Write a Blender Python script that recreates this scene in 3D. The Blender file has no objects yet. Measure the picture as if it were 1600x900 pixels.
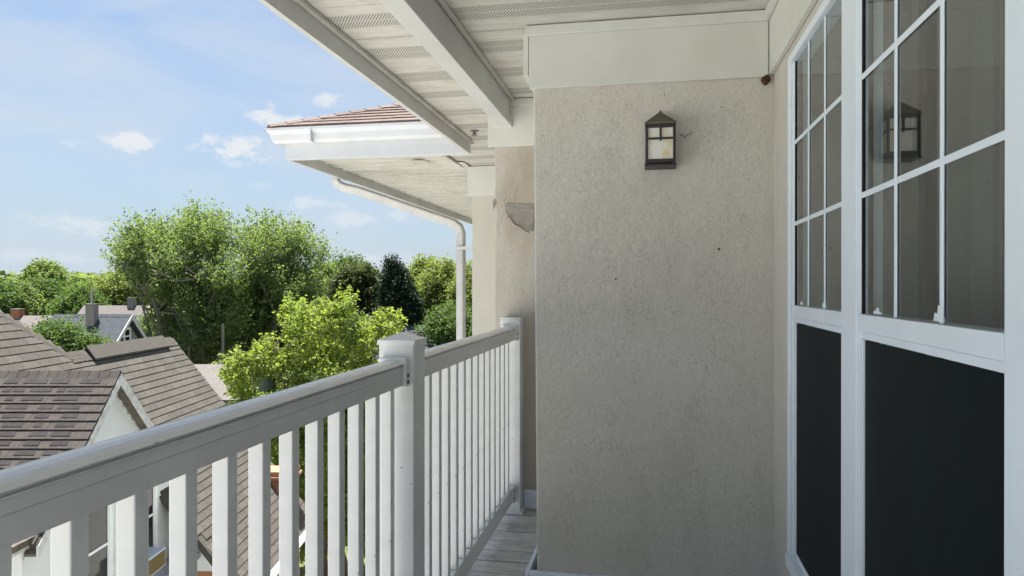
import bpy, math, random
import numpy as np
from mathutils import Vector, Matrix
random.seed(7); RNG = np.random.default_rng(7)
R = math.radians
SC = bpy.context.scene
COL = SC.collection

# ---------------------------------------------------------------- camera, sky, sun, exposure
F = 1130.0                    # focal length in pixels of the 1600 wide photograph
PSI = R(10.63)                # camera turned left of the balcony axis (+Y)
cam_d = bpy.data.cameras.new('camera')
cam_d.sensor_width = 36.0; cam_d.lens = 36.0 * F / 1600.0
cam_d.clip_start = 0.02; cam_d.clip_end = 6000
cam = bpy.data.objects.new('camera', cam_d); COL.objects.link(cam)
cam.location = (0, 0, 0); cam.rotation_euler = (R(90 - 0.15), 0, PSI)
SC.camera = cam

SUN_EL = R(72); SUN_AZ = R(-52.8)          # azimuth from +Y towards +X
sun_dir = Vector((math.sin(SUN_AZ) * math.cos(SUN_EL), math.cos(SUN_AZ) * math.cos(SUN_EL), math.sin(SUN_EL)))
sd = bpy.data.lights.new('sun', 'SUN'); sd.energy = 4.9; sd.angle = R(0.5); sd.color = (1.0, 0.95, 0.87)
so = bpy.data.objects.new('sun', sd); COL.objects.link(so)
so.rotation_euler = sun_dir.to_track_quat('Z', 'Y').to_euler(); so.location = (0, 0, 30)
SC.view_settings.view_transform = 'Standard'; SC.view_settings.look = 'None'
SC.view_settings.exposure = 1.88; SC.view_settings.gamma = 1.0
SKY_STRENGTH = 0.075
SC.cycles.max_bounces = 10; SC.cycles.transparent_max_bounces = 16

def make_world():
    w = bpy.data.worlds.new('World'); SC.world = w; w.use_nodes = True
    nt = w.node_tree; N = nt.nodes; L = nt.links
    N.clear()
    out = N.new('ShaderNodeOutputWorld'); bg = N.new('ShaderNodeBackground')
    bg.inputs['Strength'].default_value = SKY_STRENGTH
    L.new(bg.outputs[0], out.inputs[0])
    sky = N.new('ShaderNodeTexSky'); sky.sky_type = 'NISHITA'; sky.sun_disc = False
    sky.sun_elevation = SUN_EL; sky.sun_rotation = SUN_AZ
    sky.air_density = 1.0; sky.dust_density = 1.5; sky.ozone_density = 2.2
    tc = N.new('ShaderNodeTexCoord'); sep = N.new('ShaderNodeSeparateXYZ')
    L.new(tc.outputs['Generated'], sep.inputs[0])
    def M(op, a, b=None, c=None):
        n = N.new('ShaderNodeMath'); n.operation = op
        for i, v in enumerate((a, b, c)):
            if v is None: continue
            if isinstance(v, (int, float)): n.inputs[i].default_value = v
            else: L.new(v, n.inputs[i])
        return n.outputs[0]
    az = M('ARCTAN2', sep.outputs[0], sep.outputs[1]); el = M('ARCSINE', sep.outputs[2])
    cmb = N.new('ShaderNodeCombineXYZ'); L.new(az, cmb.inputs[0]); L.new(M('MULTIPLY', el, 1.6), cmb.inputs[1])
    n1 = N.new('ShaderNodeTexNoise'); n1.inputs['Scale'].default_value = 26; n1.inputs['Detail'].default_value = 8
    n1.inputs['Roughness'].default_value = 0.62; n1.inputs['Distortion'].default_value = 0.35
    L.new(cmb.outputs[0], n1.inputs['Vector'])
    noise = n1.outputs[0]
    def cloud(px, py, rx, ry, amp=1.0):
        a0 = math.atan((px - 800) / F) - PSI
        dd = math.hypot(F, px - 800)
        e0 = math.atan((447 - py) / dd)
        ra = rx / F; re = ry / F
        du = M('DIVIDE', M('SUBTRACT', az, a0), ra)
        dv0 = M('SUBTRACT', el, e0)
        dv = M('DIVIDE', dv0, re)
        r2 = M('ADD', M('MULTIPLY', du, du), M('MULTIPLY', dv, dv))
        v = M('ADD', M('SUBTRACT', 0.55, M('MULTIPLY', r2, 0.5)), M('MULTIPLY', M('SUBTRACT', noise, 0.5), 3.6))
        n = N.new('ShaderNodeMapRange'); n.interpolation_type = 'SMOOTHSTEP'
        n.inputs['From Min'].default_value = 0.0; n.inputs['From Max'].default_value = 0.75
        n.inputs['To Max'].default_value = amp; L.new(v, n.inputs['Value'])
        return n.outputs[0]
    CL = [(200, 222, 42, 15, .85), (118, 224, 24, 7, .3), (372, 228, 50, 20, .9), (312, 232, 22, 7, .7), (440, 184, 52, 20, .9),
          (520, 157, 30, 11, .75), (370, 255, 20, 6, .4), (120, 350, 62, 15, .5), (505, 318, 45, 11, .5), (560, 338, 70, 13, .45),
          (600, 410, 60, 18, .4), (60, 400, 70, 10, .25), (400, 290, 30, 8, .3), (-250, 260, 90, 26, .8), (-600, 200, 120, 40, .8)]
    acc = None
    for c in CL:
        o = cloud(*c); acc = o if acc is None else M('MAXIMUM', acc, o)
    # thin high cloud, everywhere in the sky
    mp = N.new('ShaderNodeMapping'); mp.inputs['Scale'].default_value = (1.0, 2.3, 1); mp.inputs['Rotation'].default_value = (0, 0, R(-24))
    L.new(cmb.outputs[0], mp.inputs[0])
    n2 = N.new('ShaderNodeTexNoise'); n2.inputs['Scale'].default_value = 2.6; n2.inputs['Detail'].default_value = 6; n2.inputs['Roughness'].default_value = 0.5
    n2.inputs['Distortion'].default_value = 0.5
    L.new(mp.outputs[0], n2.inputs['Vector'])
    cir = N.new('ShaderNodeMapRange'); cir.inputs['From Min'].default_value = 0.38; cir.inputs['From Max'].default_value = 0.66
    cir.inputs['To Max'].default_value = 0.9; L.new(n2.outputs[0], cir.inputs['Value'])
    # milky air low down
    hz = N.new('ShaderNodeMapRange'); hz.inputs['From Min'].default_value = 0.0; hz.inputs['From Max'].default_value = 0.45
    hz.inputs['To Min'].default_value = 0.78; hz.inputs['To Max'].default_value = 0.0
    L.new(M('ABSOLUTE', el), hz.inputs['Value'])
    def mix(f, a, b):
        n = N.new('ShaderNodeMix'); n.data_type = 'RGBA'
        if isinstance(f, float): n.inputs[0].default_value = f
        else: L.new(f, n.inputs[0])
        for i, v in ((6, a), (7, b)):
            if isinstance(v, tuple): n.inputs[i].default_value = (*v, 1)
            else: L.new(v, n.inputs[i])
        return n.outputs[2]
    g = 1.0 / SKY_STRENGTH
    def C(r, gg, b): return (r * g, gg * g, b * g)
    tint = N.new('ShaderNodeMix'); tint.data_type = 'RGBA'; tint.blend_type = 'MULTIPLY'; tint.inputs[0].default_value = 1
    L.new(sky.outputs[0], tint.inputs[6]); tint.inputs[7].default_value = (.50, .54, .575, 1)
    c = mix(hz.outputs[0], tint.outputs[2], C(.150, .184, .218))
    c = mix(cir.outputs[0], c, C(.175, .199, .230))
    c = mix(acc, c, C(.228, .236, .243))
    L.new(c, bg.inputs['Color'])
make_world()

# ---------------------------------------------------------------- helpers
fwd = Vector((-math.sin(PSI), math.cos(PSI), 0)); rgt = Vector((math.cos(PSI), math.sin(PSI), 0))
ROT = Matrix.Rotation(PSI, 4, 'Z')
def at_y(px, py, Y):
    d = fwd + rgt * ((px - 800) / F) + Vector((0, 0, (447 - py) / F)); return d * (Y / d.y)
def at_x(px, py, X):
    d = fwd + rgt * ((px - 800) / F) + Vector((0, 0, (447 - py) / F)); return d * (X / d.x)
def topx(p):
    d = p.dot(fwd)
    if d < 0.05: return None
    return 800 + F * p.dot(rgt) / d, 447 - F * p.z / d

def props(o, label=None, cat=None, group=None, kind=None):
    if label: o['label'] = label
    if cat: o['category'] = cat
    if group: o['group'] = group
    if kind: o['kind'] = kind
    return o
def thing(name, label, cat, loc=(0, 0, 0), rotz=0, group=None):
    o = bpy.data.objects.new(name, None); COL.objects.link(o); o.location = loc; o.rotation_euler = (0, 0, rotz)
    o.empty_display_size = .2
    return props(o, label, cat, group)
def link(name, me, parent=None, loc=(0, 0, 0)):
    o = bpy.data.objects.new(name, me); COL.objects.link(o); o.location = loc
    if parent: o.parent = parent
    return o

class MB:
    def __init__(s): s.v = []; s.f = []; s.m = []
    def face(s, pts, mi=0):
        n = len(s.v); s.v += [tuple(p) for p in pts]; s.f.append(list(range(n, n + len(pts)))); s.m.append(mi)
    def poly(s, verts, faces, mi=0):
        n = len(s.v); s.v += [tuple(p) for p in verts]
        for f in faces: s.f.append([n + i for i in f]); s.m.append(mi)
    def box(s, x0, x1, y0, y1, z0, z1, mi=0):
        v = [(x, y, z) for z in (z0, z1) for y in (y0, y1) for x in (x0, x1)]
        s.poly(v, [(0, 2, 3, 1), (4, 5, 7, 6), (0, 1, 5, 4), (2, 6, 7, 3), (0, 4, 6, 2), (1, 3, 7, 5)], mi); return s
    def prism(s, poly2, axis, a, b, mi=0):
        """poly2 extruded between a and b along axis ('x': (y,z), 'y': (x,z), 'z': (x,y))"""
        def p(u, v, w): return {'x': (w, u, v), 'y': (u, w, v), 'z': (u, v, w)}[axis]
        n = len(poly2); vs = [p(u, v, a) for u, v in poly2] + [p(u, v, b) for u, v in poly2]
        fs = [tuple(range(n))[::-1], tuple(range(n, 2 * n))] + [(i, (i + 1) % n, n + (i + 1) % n, n + i) for i in range(n)]
        s.poly(vs, fs, mi); return s
    def tube(s, pts, rad, n=8, mi=0, flat=None):
        pts = [Vector(p) for p in pts]
        if not isinstance(rad, (list, tuple)): rad = [rad] * len(pts)
        rings = []
        up = Vector((0, 0, 1)); side = None
        for i, p in enumerate(pts):
            t = (pts[min(i + 1, len(pts) - 1)] - pts[max(i - 1, 0)]).normalized()
            if side is None:
                side = t.cross(Vector((0.13, 1, 0.05)) if flat else Vector((0.3, 0.5, 0.81) if abs(t.z) < .8 else (1, 0.2, 0))).normalized()
            side = (side - t * side.dot(t)).normalized(); b = t.cross(side).normalized()
            rings.append([p + side * (math.cos(2 * math.pi * (k + .5) / n) * rad[i]) + b * (math.sin(2 * math.pi * (k + .5) / n) * rad[i] * (flat or 1)) for k in range(n)])
        base = len(s.v)
        for r in rings: s.v += [tuple(q) for q in r]
        for i in range(len(rings) - 1):
            for k in range(n):
                a = base + i * n + k; b2 = base + i * n + (k + 1) % n
                s.f.append([a, b2, b2 + n, a + n]); s.m.append(mi)
        s.f.append([base + k for k in range(n)][::-1]); s.m.append(mi)
        s.f.append([base + (len(rings) - 1) * n + k for k in range(n)]); s.m.append(mi)
        return s
    def mesh(s, name, mats, off=(0, 0, 0)):
        me = bpy.data.meshes.new(name); o = off
        me.from_pydata([(v[0] - o[0], v[1] - o[1], v[2] - o[2]) for v in s.v], [], s.f)
        if not isinstance(mats, (list, tuple)): mats = [mats]
        for m in mats: me.materials.append(m)
        if len(mats) > 1: me.polygons.foreach_set('material_index', s.m)
        import bmesh
        bm = bmesh.new(); bm.from_mesh(me); bmesh.ops.recalc_face_normals(bm, faces=bm.faces); bm.to_mesh(me); bm.free()
        return me
    def build(s, name, mats, parent=None, off=(0, 0, 0), bevel=0, label=None, smooth=False):
        me = s.mesh(name, mats, off)
        o = link(name, me, parent)
        if smooth: me.polygons.foreach_set('use_smooth', [True] * len(me.polygons))
        if bevel:
            b = o.modifiers.new('bevel', 'BEVEL'); b.width = bevel; b.segments = 2; b.limit_method = 'ANGLE'; b.angle_limit = R(35)
        if label: o['label'] = label
        return o
def box(name, m, parent, x0, x1, y0, y1, z0, z1, off=(0, 0, 0), bevel=0, label=None):
    return MB().box(x0, x1, y0, y1, z0, z1).build(name, m, parent, off, bevel, label)

# ---------------------------------------------------------------- materials
def mat(name, col, rough=.6, col2=None, scale=8, stretch=(1, 1, 1), bump=0, bscale=60, spec=.3, grime=None, gscale=2.5, gamt=.5,
        rnd=0.0, speck=0, fac=(.35, .65), detail=5, metal=0, bstretch=(1, 1, 1), coat=0):
    m = bpy.data.materials.new(name); m.use_nodes = True
    nt = m.node_tree; N = nt.nodes; L = nt.links; p = N['Principled BSDF']
    p.inputs['Roughness'].default_value = rough; p.inputs['Specular IOR Level'].default_value = spec; p.inputs['Metallic'].default_value = metal
    p.inputs['Coat Weight'].default_value = coat
    tc = N.new('ShaderNodeTexCoord'); cur = None
    def noise(sc, st, det=detail, ro=.6, dist=0):
        mp = N.new('ShaderNodeMapping'); mp.inputs['Scale'].default_value = st; L.new(tc.outputs['Object'], mp.inputs[0])
        n = N.new('ShaderNodeTexNoise'); n.inputs['Scale'].default_value = sc; n.inputs['Detail'].default_value = det
        n.inputs['Roughness'].default_value = ro; n.inputs['Distortion'].default_value = dist; L.new(mp.outputs[0], n.inputs['Vector']); return n.outputs[0]
    def rng(v, a, b, c=0, d=1):
        n = N.new('ShaderNodeMapRange'); n.inputs['From Min'].default_value = a; n.inputs['From Max'].default_value = b
        n.inputs['To Min'].default_value = c; n.inputs['To Max'].default_value = d; L.new(v, n.inputs['Value']); return n.outputs[0]
    def mix(f, a, b, blend='MIX'):
        n = N.new('ShaderNodeMix'); n.data_type = 'RGBA'; n.blend_type = blend
        if isinstance(f, (int, float)): n.inputs[0].default_value = f
        else: L.new(f, n.inputs[0])
        for i, v in ((6, a), (7, b)):
            if isinstance(v, tuple): n.inputs[i].default_value = (*v[:3], 1)
            else: L.new(v, n.inputs[i])
        return n.outputs[2]
    cur = tuple(col)
    if col2: cur = mix(rng(noise(scale, stretch), *fac), cur, tuple(col2))
    if grime: cur = mix(rng(noise(gscale, (1, 1, 1), 6, .65), .48, .72, 0, gamt), cur, tuple(grime))
    if speck: cur = mix(rng(noise(34, (1, 1, 1), 3, .55), .70, .735, 0, speck), cur, (.16, .15, .13))
    if rnd:
        oi = N.new('ShaderNodeObjectInfo'); ge = N.new('ShaderNodeNewGeometry')
        a = N.new('ShaderNodeMath'); a.operation = 'ADD'; L.new(oi.outputs['Random'], a.inputs[0]); L.new(ge.outputs['Random Per Island'], a.inputs[1])
        fr = N.new('ShaderNodeMath'); fr.operation = 'FRACT'; L.new(a.outputs[0], fr.inputs[0])
        v = rng(fr.outputs[0], 0, 1, 1 - rnd, 1 + rnd)
        cc = N.new('ShaderNodeCombineColor'); [L.new(v, cc.inputs[i]) for i in range(3)]
        cur = mix(1.0, cur, cc.outputs[0], 'MULTIPLY')
    if isinstance(cur, tuple): p.inputs['Base Color'].default_value = (*cur, 1)
    else: L.new(cur, p.inputs['Base Color'])
    if bump:
        b = N.new('ShaderNodeBump'); b.inputs['Strength'].default_value = bump; b.inputs['Distance'].default_value = .004
        L.new(noise(bscale, bstretch, 4, .6), b.inputs['Height']); L.new(b.outputs[0], p.inputs['Normal'])
    m['_'] = 0
    return m

def stucco_mat(name, c1, c2, dark=(.16, .135, .10), streak=.5, top=None, stain=None):
    m = bpy.data.materials.new(name); m.use_nodes = True
    nt = m.node_tree; N = nt.nodes; L = nt.links; p = N['Principled BSDF']
    p.inputs['Roughness'].default_value = .92; p.inputs['Specular IOR Level'].default_value = .15
    tc = N.new('ShaderNodeTexCoord')
    def noise(sc, st, det=5, ro=.6, dist=0):
        mp = N.new('ShaderNodeMapping'); mp.inputs['Scale'].default_value = st; L.new(tc.outputs['Object'], mp.inputs[0])
        n = N.new('ShaderNodeTexNoise'); n.inputs['Scale'].default_value = sc; n.inputs['Detail'].default_value = det
        n.inputs['Roughness'].default_value = ro; n.inputs['Distortion'].default_value = dist; L.new(mp.outputs[0], n.inputs['Vector']); return n.outputs[0]
    def M(op, a, b=None, clamp=False):
        n = N.new('ShaderNodeMath'); n.operation = op; n.use_clamp = clamp
        for i, v in enumerate((a, b)):
            if v is None: continue
            if isinstance(v, (int, float)): n.inputs[i].default_value = v
            else: L.new(v, n.inputs[i])
        return n.outputs[0]
    def rng(v, a, b, c=0, d=1):
        n = N.new('ShaderNodeMapRange'); n.inputs['From Min'].default_value = a; n.inputs['From Max'].default_value = b
        n.inputs['To Min'].default_value = c; n.inputs['To Max'].default_value = d; L.new(v, n.inputs['Value']); return n.outputs[0]
    def mix(f, a, b):
        n = N.new('ShaderNodeMix'); n.data_type = 'RGBA'
        if isinstance(f, (int, float)): n.inputs[0].default_value = f
        else: L.new(f, n.inputs[0])
        for i, v in ((6, a), (7, b)):
            if isinstance(v, tuple): n.inputs[i].default_value = (*v[:3], 1)
            else: L.new(v, n.inputs[i])
        return n.outputs[2]
    big = rng(noise(1.6, (1, 1, .8), 4), .35, .68)
    c = mix(big, c1, c2)
    # blotchy dirt where water has run, stronger on the upper wall
    sep = N.new('ShaderNodeSeparateXYZ'); L.new(tc.outputs['Object'], sep.inputs[0])
    up = rng(sep.outputs[2], top[0], top[1], .25, 1.0) if top else 1.0
    blot = rng(noise(7, (1, 1, .35), 6, .7), .5, .78, 0, .2)
    c = mix(M('MULTIPLY', blot, up), c, dark)
    # curly trowel scratches: thin worms where a distorted noise crosses its middle
    worm_n = noise(62, (1, 1, .62), 2, .5, 1.6)
    worm = rng(M('ABSOLUTE', M('SUBTRACT', worm_n, .5)), .0, .022, 1, 0)
    sel = rng(noise(17, (1, 1, .8), 3), .50, .66)
    w = M('MULTIPLY', M('MULTIPLY', worm, sel), M('MULTIPLY', up, streak))
    c = mix(w, c, dark)
    if stain:    # a water stain of its own shape round the broken patch
        sx, sz, sr, sc = stain
        q = M('ADD', M('POWER', M('DIVIDE', M('SUBTRACT', sep.outputs[0], sx), sr), 2.0), M('POWER', M('DIVIDE', M('SUBTRACT', sep.outputs[2], sz), sr * 2.0), 2.0))
        q = M('ADD', q, M('MULTIPLY', M('SUBTRACT', noise(11, (1, 1, .6), 6, .7), .5), 2.2))
        c = mix(rng(q, .3, 1.5, .55, 0), c, sc)
    # sandy grain
    gr = rng(noise(300, (1, 1, 1), 2, .6), .3, .7, .86, 1.1)
    cc = N.new('ShaderNodeCombineColor'); [L.new(gr, cc.inputs[i]) for i in range(3)]
    mm = N.new('ShaderNodeMix'); mm.data_type = 'RGBA'; mm.blend_type = 'MULTIPLY'; mm.inputs[0].default_value = 1
    L.new(c, mm.inputs[6]); L.new(cc.outputs[0], mm.inputs[7])
    L.new(mm.outputs[2], p.inputs['Base Color'])
    h = M('ADD', M('MULTIPLY', noise(170, (1, 1, .8), 4, .7), 1.0), M('MULTIPLY', worm, -.5))
    h = M('ADD', h, M('MULTIPLY', noise(9, (1, 1, .5), 3), 1.6))
    b = N.new('ShaderNodeBump'); b.inputs['Strength'].default_value = .6; b.inputs['Distance'].default_value = .004
    L.new(h, b.inputs['Height']); L.new(b.outputs[0], p.inputs['Normal'])
    return m

M_ = {}
M_['stucco'] = stucco_mat('stucco', (.60, .58, .535), (.56, .54, .495), dark=(.20, .18, .145), streak=.6, top=(-.6, .9))
M_['stucco_old'] = stucco_mat('stucco_stained', (.56, .525, .475), (.47, .435, .38), dark=(.24, .20, .15), streak=.4, top=(-.6, .6), stain=(-.70 - .5, .52 + 8.0, .17, (.33, .27, .20)))
M_['stucco_cream'] = stucco_mat('stucco_cream', (.58, .56, .50), (.54, .52, .46), dark=(.35, .28, .20), streak=.15, top=(-.6, .9))
M_['white'] = mat('painted_white_aluminium', (.54, .545, .54), .45, (.48, .485, .48), 3, (1, 1, 1), .04, 40, speck=.35, grime=(.42, .40, .35), gscale=5, gamt=.2)
M_['trim'] = mat('white_trim_board', (.60, .61, .575), .55, (.555, .565, .53), 4, (1, 1, 1), .06, 30, grime=(.45, .42, .36), gscale=6, gamt=.12)
M_['soffit'] = mat('soffit_vinyl', (.535, .53, .49), .5, (.46, .455, .42), 6, (1, 6, 1), .05, 30, grime=(.33, .30, .24), gscale=5, gamt=.5)
M_['vinyl'] = mat('railing_vinyl', (.70, .71, .71), .28, (.66, .67, .67), 5, (1, 1, 3), .03, 30, spec=.5, grime=(.50, .49, .46), gscale=9, gamt=.25, speck=.55)
M_['vinyl_rail'] = mat('rail_vinyl', (.61, .62, .625), .2, (.56, .57, .57), 6, (1, .3, 1), .03, 25, spec=.6, grime=(.45, .43, .39), gscale=14, gamt=.22, speck=.6)
M_['gutter'] = mat('gutter_enamel', (.60, .62, .645), .35, (.55, .57, .59), 3, spec=.4, grime=(.5, .48, .42), gscale=5, gamt=.15)
M_['frame'] = mat('window_vinyl', (.72, .79, .86), .35, (.68, .75, .82), 4, (1, 1, 1), .02, 30, spec=.4)
M_['spout'] = mat('downspout_enamel', (.54, .54, .53), .4, (.48, .48, .47), 6, grime=(.3, .28, .24), gscale=8, gamt=.3)
M_['dirtyboard'] = mat('dirty_subfascia', (.42, .41, .37), .7, (.25, .24, .20), 7, (.3, 1, 1), grime=(.16, .15, .12), gscale=9, gamt=.7)
M_['gap'] = mat('dark_gap', (.015, .015, .014), .9)
M_['screw'] = mat('screw_steel', (.08, .075, .07), .5, metal=.4)
M_['bronze'] = mat('lantern_bronze', (.020, .015, .022), .42, (.035, .026, .03), 30, bump=.2, bscale=80, spec=.4)
M_['bronze_top'] = mat('lantern_roof_bronze', (.10, .085, .06), .55, (.14, .12, .09), 25, bump=.2, bscale=90)
M_['nest'] = mat('mud_nest', (.045, .022, .010), .95, (.10, .05, .025), 60, bump=1, bscale=120)
M_['screen'] = mat('insect_screen', (.0020, .0048, .0068), .5, (.0055, .0105, .0135), 2.2, (1, 1.5, .35), bump=.15, bscale=900, spec=.07)  # paler vertical smears put faint folds and reflections into the mesh colour
M_['curtain'] = mat('grey_curtain', (.17, .17, .16), .9, (.15, .15, .145), 3, (1, 6, .3))
M_['room'] = mat('room_dark', (.05, .05, .05), .9)
M_['deck'] = mat('deck_plank', (.62, .60, .57), .7, (.44, .42, .40), 9, (.5, 6, 6), .25, 60, grime=(.12, .11, .10), gscale=7, gamt=.55, rnd=.12, bstretch=(.2, 3, 1))
M_['patch'] = mat('bare_cement', (.33, .31, .275), .95, (.25, .235, .205), 20, (1, 1, 3), 1.0, 120, bstretch=(.5, 1, 3))
M_['metal'] = mat('grey_fixture', (.25, .24, .22), .4, metal=.6)
M_['asphalt_pink'] = mat('pink_shingle', (.145, .112, .102), .95, (.108, .082, .075), 30, bump=.6, bscale=220, rnd=.16)
M_['tan'] = mat('tan_shingle', (.102, .094, .083), .95, (.077, .071, .063), 14, bump=.6, bscale=200, rnd=.14)
M_['darkroof'] = mat('weathered_shingle', (.062, .056, .052), .95, (.045, .041, .039), 7, bump=.6, bscale=200, rnd=.10)
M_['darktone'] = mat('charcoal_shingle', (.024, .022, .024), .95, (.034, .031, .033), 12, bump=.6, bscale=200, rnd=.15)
M_['siding'] = mat('white_siding', (.83, .86, .90), .5, (.78, .81, .85), 2, (1, 1, 1), .03, 20)
M_['housetrim'] = mat('weathered_white_trim', (.60, .62, .64), .55, (.45, .46, .47), 8, grime=(.3, .28, .25), gscale=8)
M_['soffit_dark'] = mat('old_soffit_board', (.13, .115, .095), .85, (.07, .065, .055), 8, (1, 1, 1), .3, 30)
M_['brick'] = mat('chimney_brick', (.36, .15, .085), .9, (.27, .11, .07), 12, bump=.5, bscale=60, rnd=.2)
M_['mortar'] = mat('mortar', (.26, .245, .225), .95, (.2, .19, .175), 9)
M_['capstone'] = mat('terracotta_cap', (.36, .19, .12), .9, (.28, .15, .10), 8)
M_['brickwall'] = mat('orange_brick', (.45, .22, .12), .9, (.34, .16, .09), 16, rnd=.15)
M_['bluehouse_roof'] = mat('slate_blue_shingle', (.052, .060, .072), .95, (.036, .043, .054), 5, (1, 1, 1), rnd=.12)
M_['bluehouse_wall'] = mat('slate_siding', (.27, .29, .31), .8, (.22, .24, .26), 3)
M_['paleroof'] = mat('pale_roof', (.135, .125, .12), .95, (.11, .10, .098), 5)
M_['ac_grille'] = mat('ac_grille', (.16, .115, .04), .7, (.11, .08, .03), 40)
M_['ac_case'] = mat('ac_case', (.62, .66, .74), .4)
M_['glassdark'] = mat('house_glass', (.012, .014, .018), .08, (.022, .027, .022), 3, spec=.15)
M_['bark'] = mat('bark', (.14, .115, .085), .95, (.08, .065, .05), 10, (1, 1, .2), .8, 30)
M_['greybark'] = mat('grey_bark', (.24, .22, .19), .95, (.14, .125, .105), 6, (1, 1, .2), .8, 30)
M_['grass'] = mat('grass_ground', (.07, .10, .03), .95, (.10, .11, .045), .6, bump=.5, bscale=3)
M_['concrete'] = mat('pale_concrete', (.53, .53, .52), .9, (.47, .47, .46), 2)

def leaf_mat(name, c1, c2, tr=.45):
    m = bpy.data.materials.new(name); m.use_nodes = True
    nt = m.node_tree; N = nt.nodes; L = nt.links; N.clear()
    out = N.new('ShaderNodeOutputMaterial'); ge = N.new('ShaderNodeNewGeometry')
    mx = N.new('ShaderNodeMix'); mx.data_type = 'RGBA'; mx.inputs[6].default_value = (*c1, 1); mx.inputs[7].default_value = (*c2, 1)
    L.new(ge.outputs['Random Per Island'], mx.inputs[0])
    d = N.new('ShaderNodeBsdfPrincipled'); d.inputs['Roughness'].default_value = .55; d.inputs['Specular IOR Level'].default_value = .12
    t = N.new('ShaderNodeBsdfTranslucent'); s = N.new('ShaderNodeMixShader'); s.inputs[0].default_value = tr
    L.new(mx.outputs[2], d.inputs['Base Color'])
    mu = N.new('ShaderNodeMix'); mu.data_type = 'RGBA'; mu.blend_type = 'MULTIPLY'; mu.inputs[0].default_value = 1
    mu.inputs[7].default_value = (1.35, 1.45, .65, 1); L.new(mx.outputs[2], mu.inputs[6]); L.new(mu.outputs[2], t.inputs[0])
    L.new(d.outputs[0], s.inputs[1]); L.new(t.outputs[0], s.inputs[2]); L.new(s.outputs[0], out.inputs[0])
    return m
LEAF = {'lime': leaf_mat('lime_leaf', (.26, .31, .085), (.14, .185, .055), .48),
        'maple': leaf_mat('maple_leaf', (.185, .24, .105), (.105, .145, .065), .5),
        'dark': leaf_mat('dark_needles', (.026, .042, .026), (.016, .028, .019), .2),
        'mid': leaf_mat('mid_leaf', (.115, .175, .06), (.06, .10, .038), .42),
        'pale': leaf_mat('pale_leaf', (.22, .26, .10), (.13, .165, .06), .48),
        'olive': leaf_mat('olive_leaf', (.09, .11, .05), (.055, .072, .034), .4)}

def glass_mat():
    m = bpy.data.materials.new('window_glass'); m.use_nodes = True
    nt = m.node_tree; N = nt.nodes; L = nt.links; N.clear()
    out = N.new('ShaderNodeOutputMaterial'); tr = N.new('ShaderNodeBsdfTransparent'); gl = N.new('ShaderNodeBsdfGlossy')
    tr.inputs[0].default_value = (.72, .76, .75, 1); gl.inputs['Roughness'].default_value = .004; gl.inputs[0].default_value = (.9, .92, .92, 1)
    ge = N.new('ShaderNodeNewGeometry'); dt = N.new('ShaderNodeVectorMath'); dt.operation = 'DOT_PRODUCT'
    L.new(ge.outputs['Incoming'], dt.inputs[0]); L.new(ge.outputs['Normal'], dt.inputs[1])
    def M(op, a, b=None):
        n = N.new('ShaderNodeMath'); n.operation = op
        for i, v in enumerate((a, b)):
            if v is None: continue
            if isinstance(v, (int, float)): n.inputs[i].default_value = v
            else: L.new(v, n.inputs[i])
        return n.outputs[0]
    fz = M('ADD', M('MULTIPLY', M('POWER', M('SUBTRACT', 1.0, M('ABSOLUTE', dt.outputs['Value'])), 4.0), .88), .075)   # Schlick, double glazing
    mx = N.new('ShaderNodeMixShader'); L.new(fz, mx.inputs[0]); L.new(tr.outputs[0], mx.inputs[1]); L.new(gl.outputs[0], mx.inputs[2])
    L.new(mx.outputs[0], out.inputs[0]); return m
M_['glass'] = glass_mat()
def opal_mat():
    m = mat('opal_glass', (.72, .72, .66), .25, (.60, .50, .20), 14, (1, 1, .7), spec=.5, fac=(.52, .68)); return m
M_['opal'] = opal_mat()
def perf_mat():
    m = mat('perforated_soffit', (.50, .485, .43), .55)
    nt = m.node_tree; N = nt.nodes; L = nt.links; p = N['Principled BSDF']
    tc = N.new('ShaderNodeTexCoord'); sp = N.new('ShaderNodeSeparateXYZ'); L.new(tc.outputs['Object'], sp.inputs[0])
    def M(op, a, b=None):
        n = N.new('ShaderNodeMath'); n.operation = op
        for i, v in enumerate((a, b)):
            if v is None: continue
            if isinstance(v, (int, float)): n.inputs[i].default_value = v
            else: L.new(v, n.inputs[i])
        return n.outputs[0]
    f1 = M('FRACT', M('ADD', M('MULTIPLY', sp.outputs[0], 74.0), M('MULTIPLY', sp.outputs[1], 46.0)))
    slot = M('LESS_THAN', f1, .40)
    mx = N.new('ShaderNodeMix'); mx.data_type = 'RGBA'; L.new(slot, mx.inputs[0])
    mx.inputs[6].default_value = (.47, .465, .43, 1); mx.inputs[7].default_value = (.15, .145, .13, 1)
    L.new(mx.outputs[2], p.inputs['Base Color']); return m
M_['perf'] = perf_mat()

# ================================================================ THE SETTING
GZ = -8.0
def ground():
    mb = MB(); mb.face([(-3000, -3000, GZ), (3000, -3000, GZ), (3000, 3000, GZ), (-3000, 3000, GZ)])
    props(mb.build('ground', M_['grass']), kind='structure')
    mb = MB(); mb.box(-60, 60, -70, 6.5, GZ - .1, GZ + .06)  # wide pale lot, mostly unseen, added to bounce sunlight into the shaded balcony
    props(mb.build('bounce_lot', M_['concrete']), kind='structure')
    mb = MB(); mb.poly([(-7.5, 11, GZ + .05), (-.6, 11, GZ + .05), (-.6, 46, GZ + .05), (-7.5, 46, GZ + .05), (-7.5, 11, GZ - .1), (-.6, 11, GZ - .1), (-.6, 46, GZ - .1), (-7.5, 46, GZ - .1)],
            [(0, 1, 2, 3), (0, 4, 5, 1), (1, 5, 6, 2), (2, 6, 7, 3), (3, 7, 4, 0)])
    props(mb.build('driveway', M_['concrete']), kind='structure')
ground()

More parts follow.
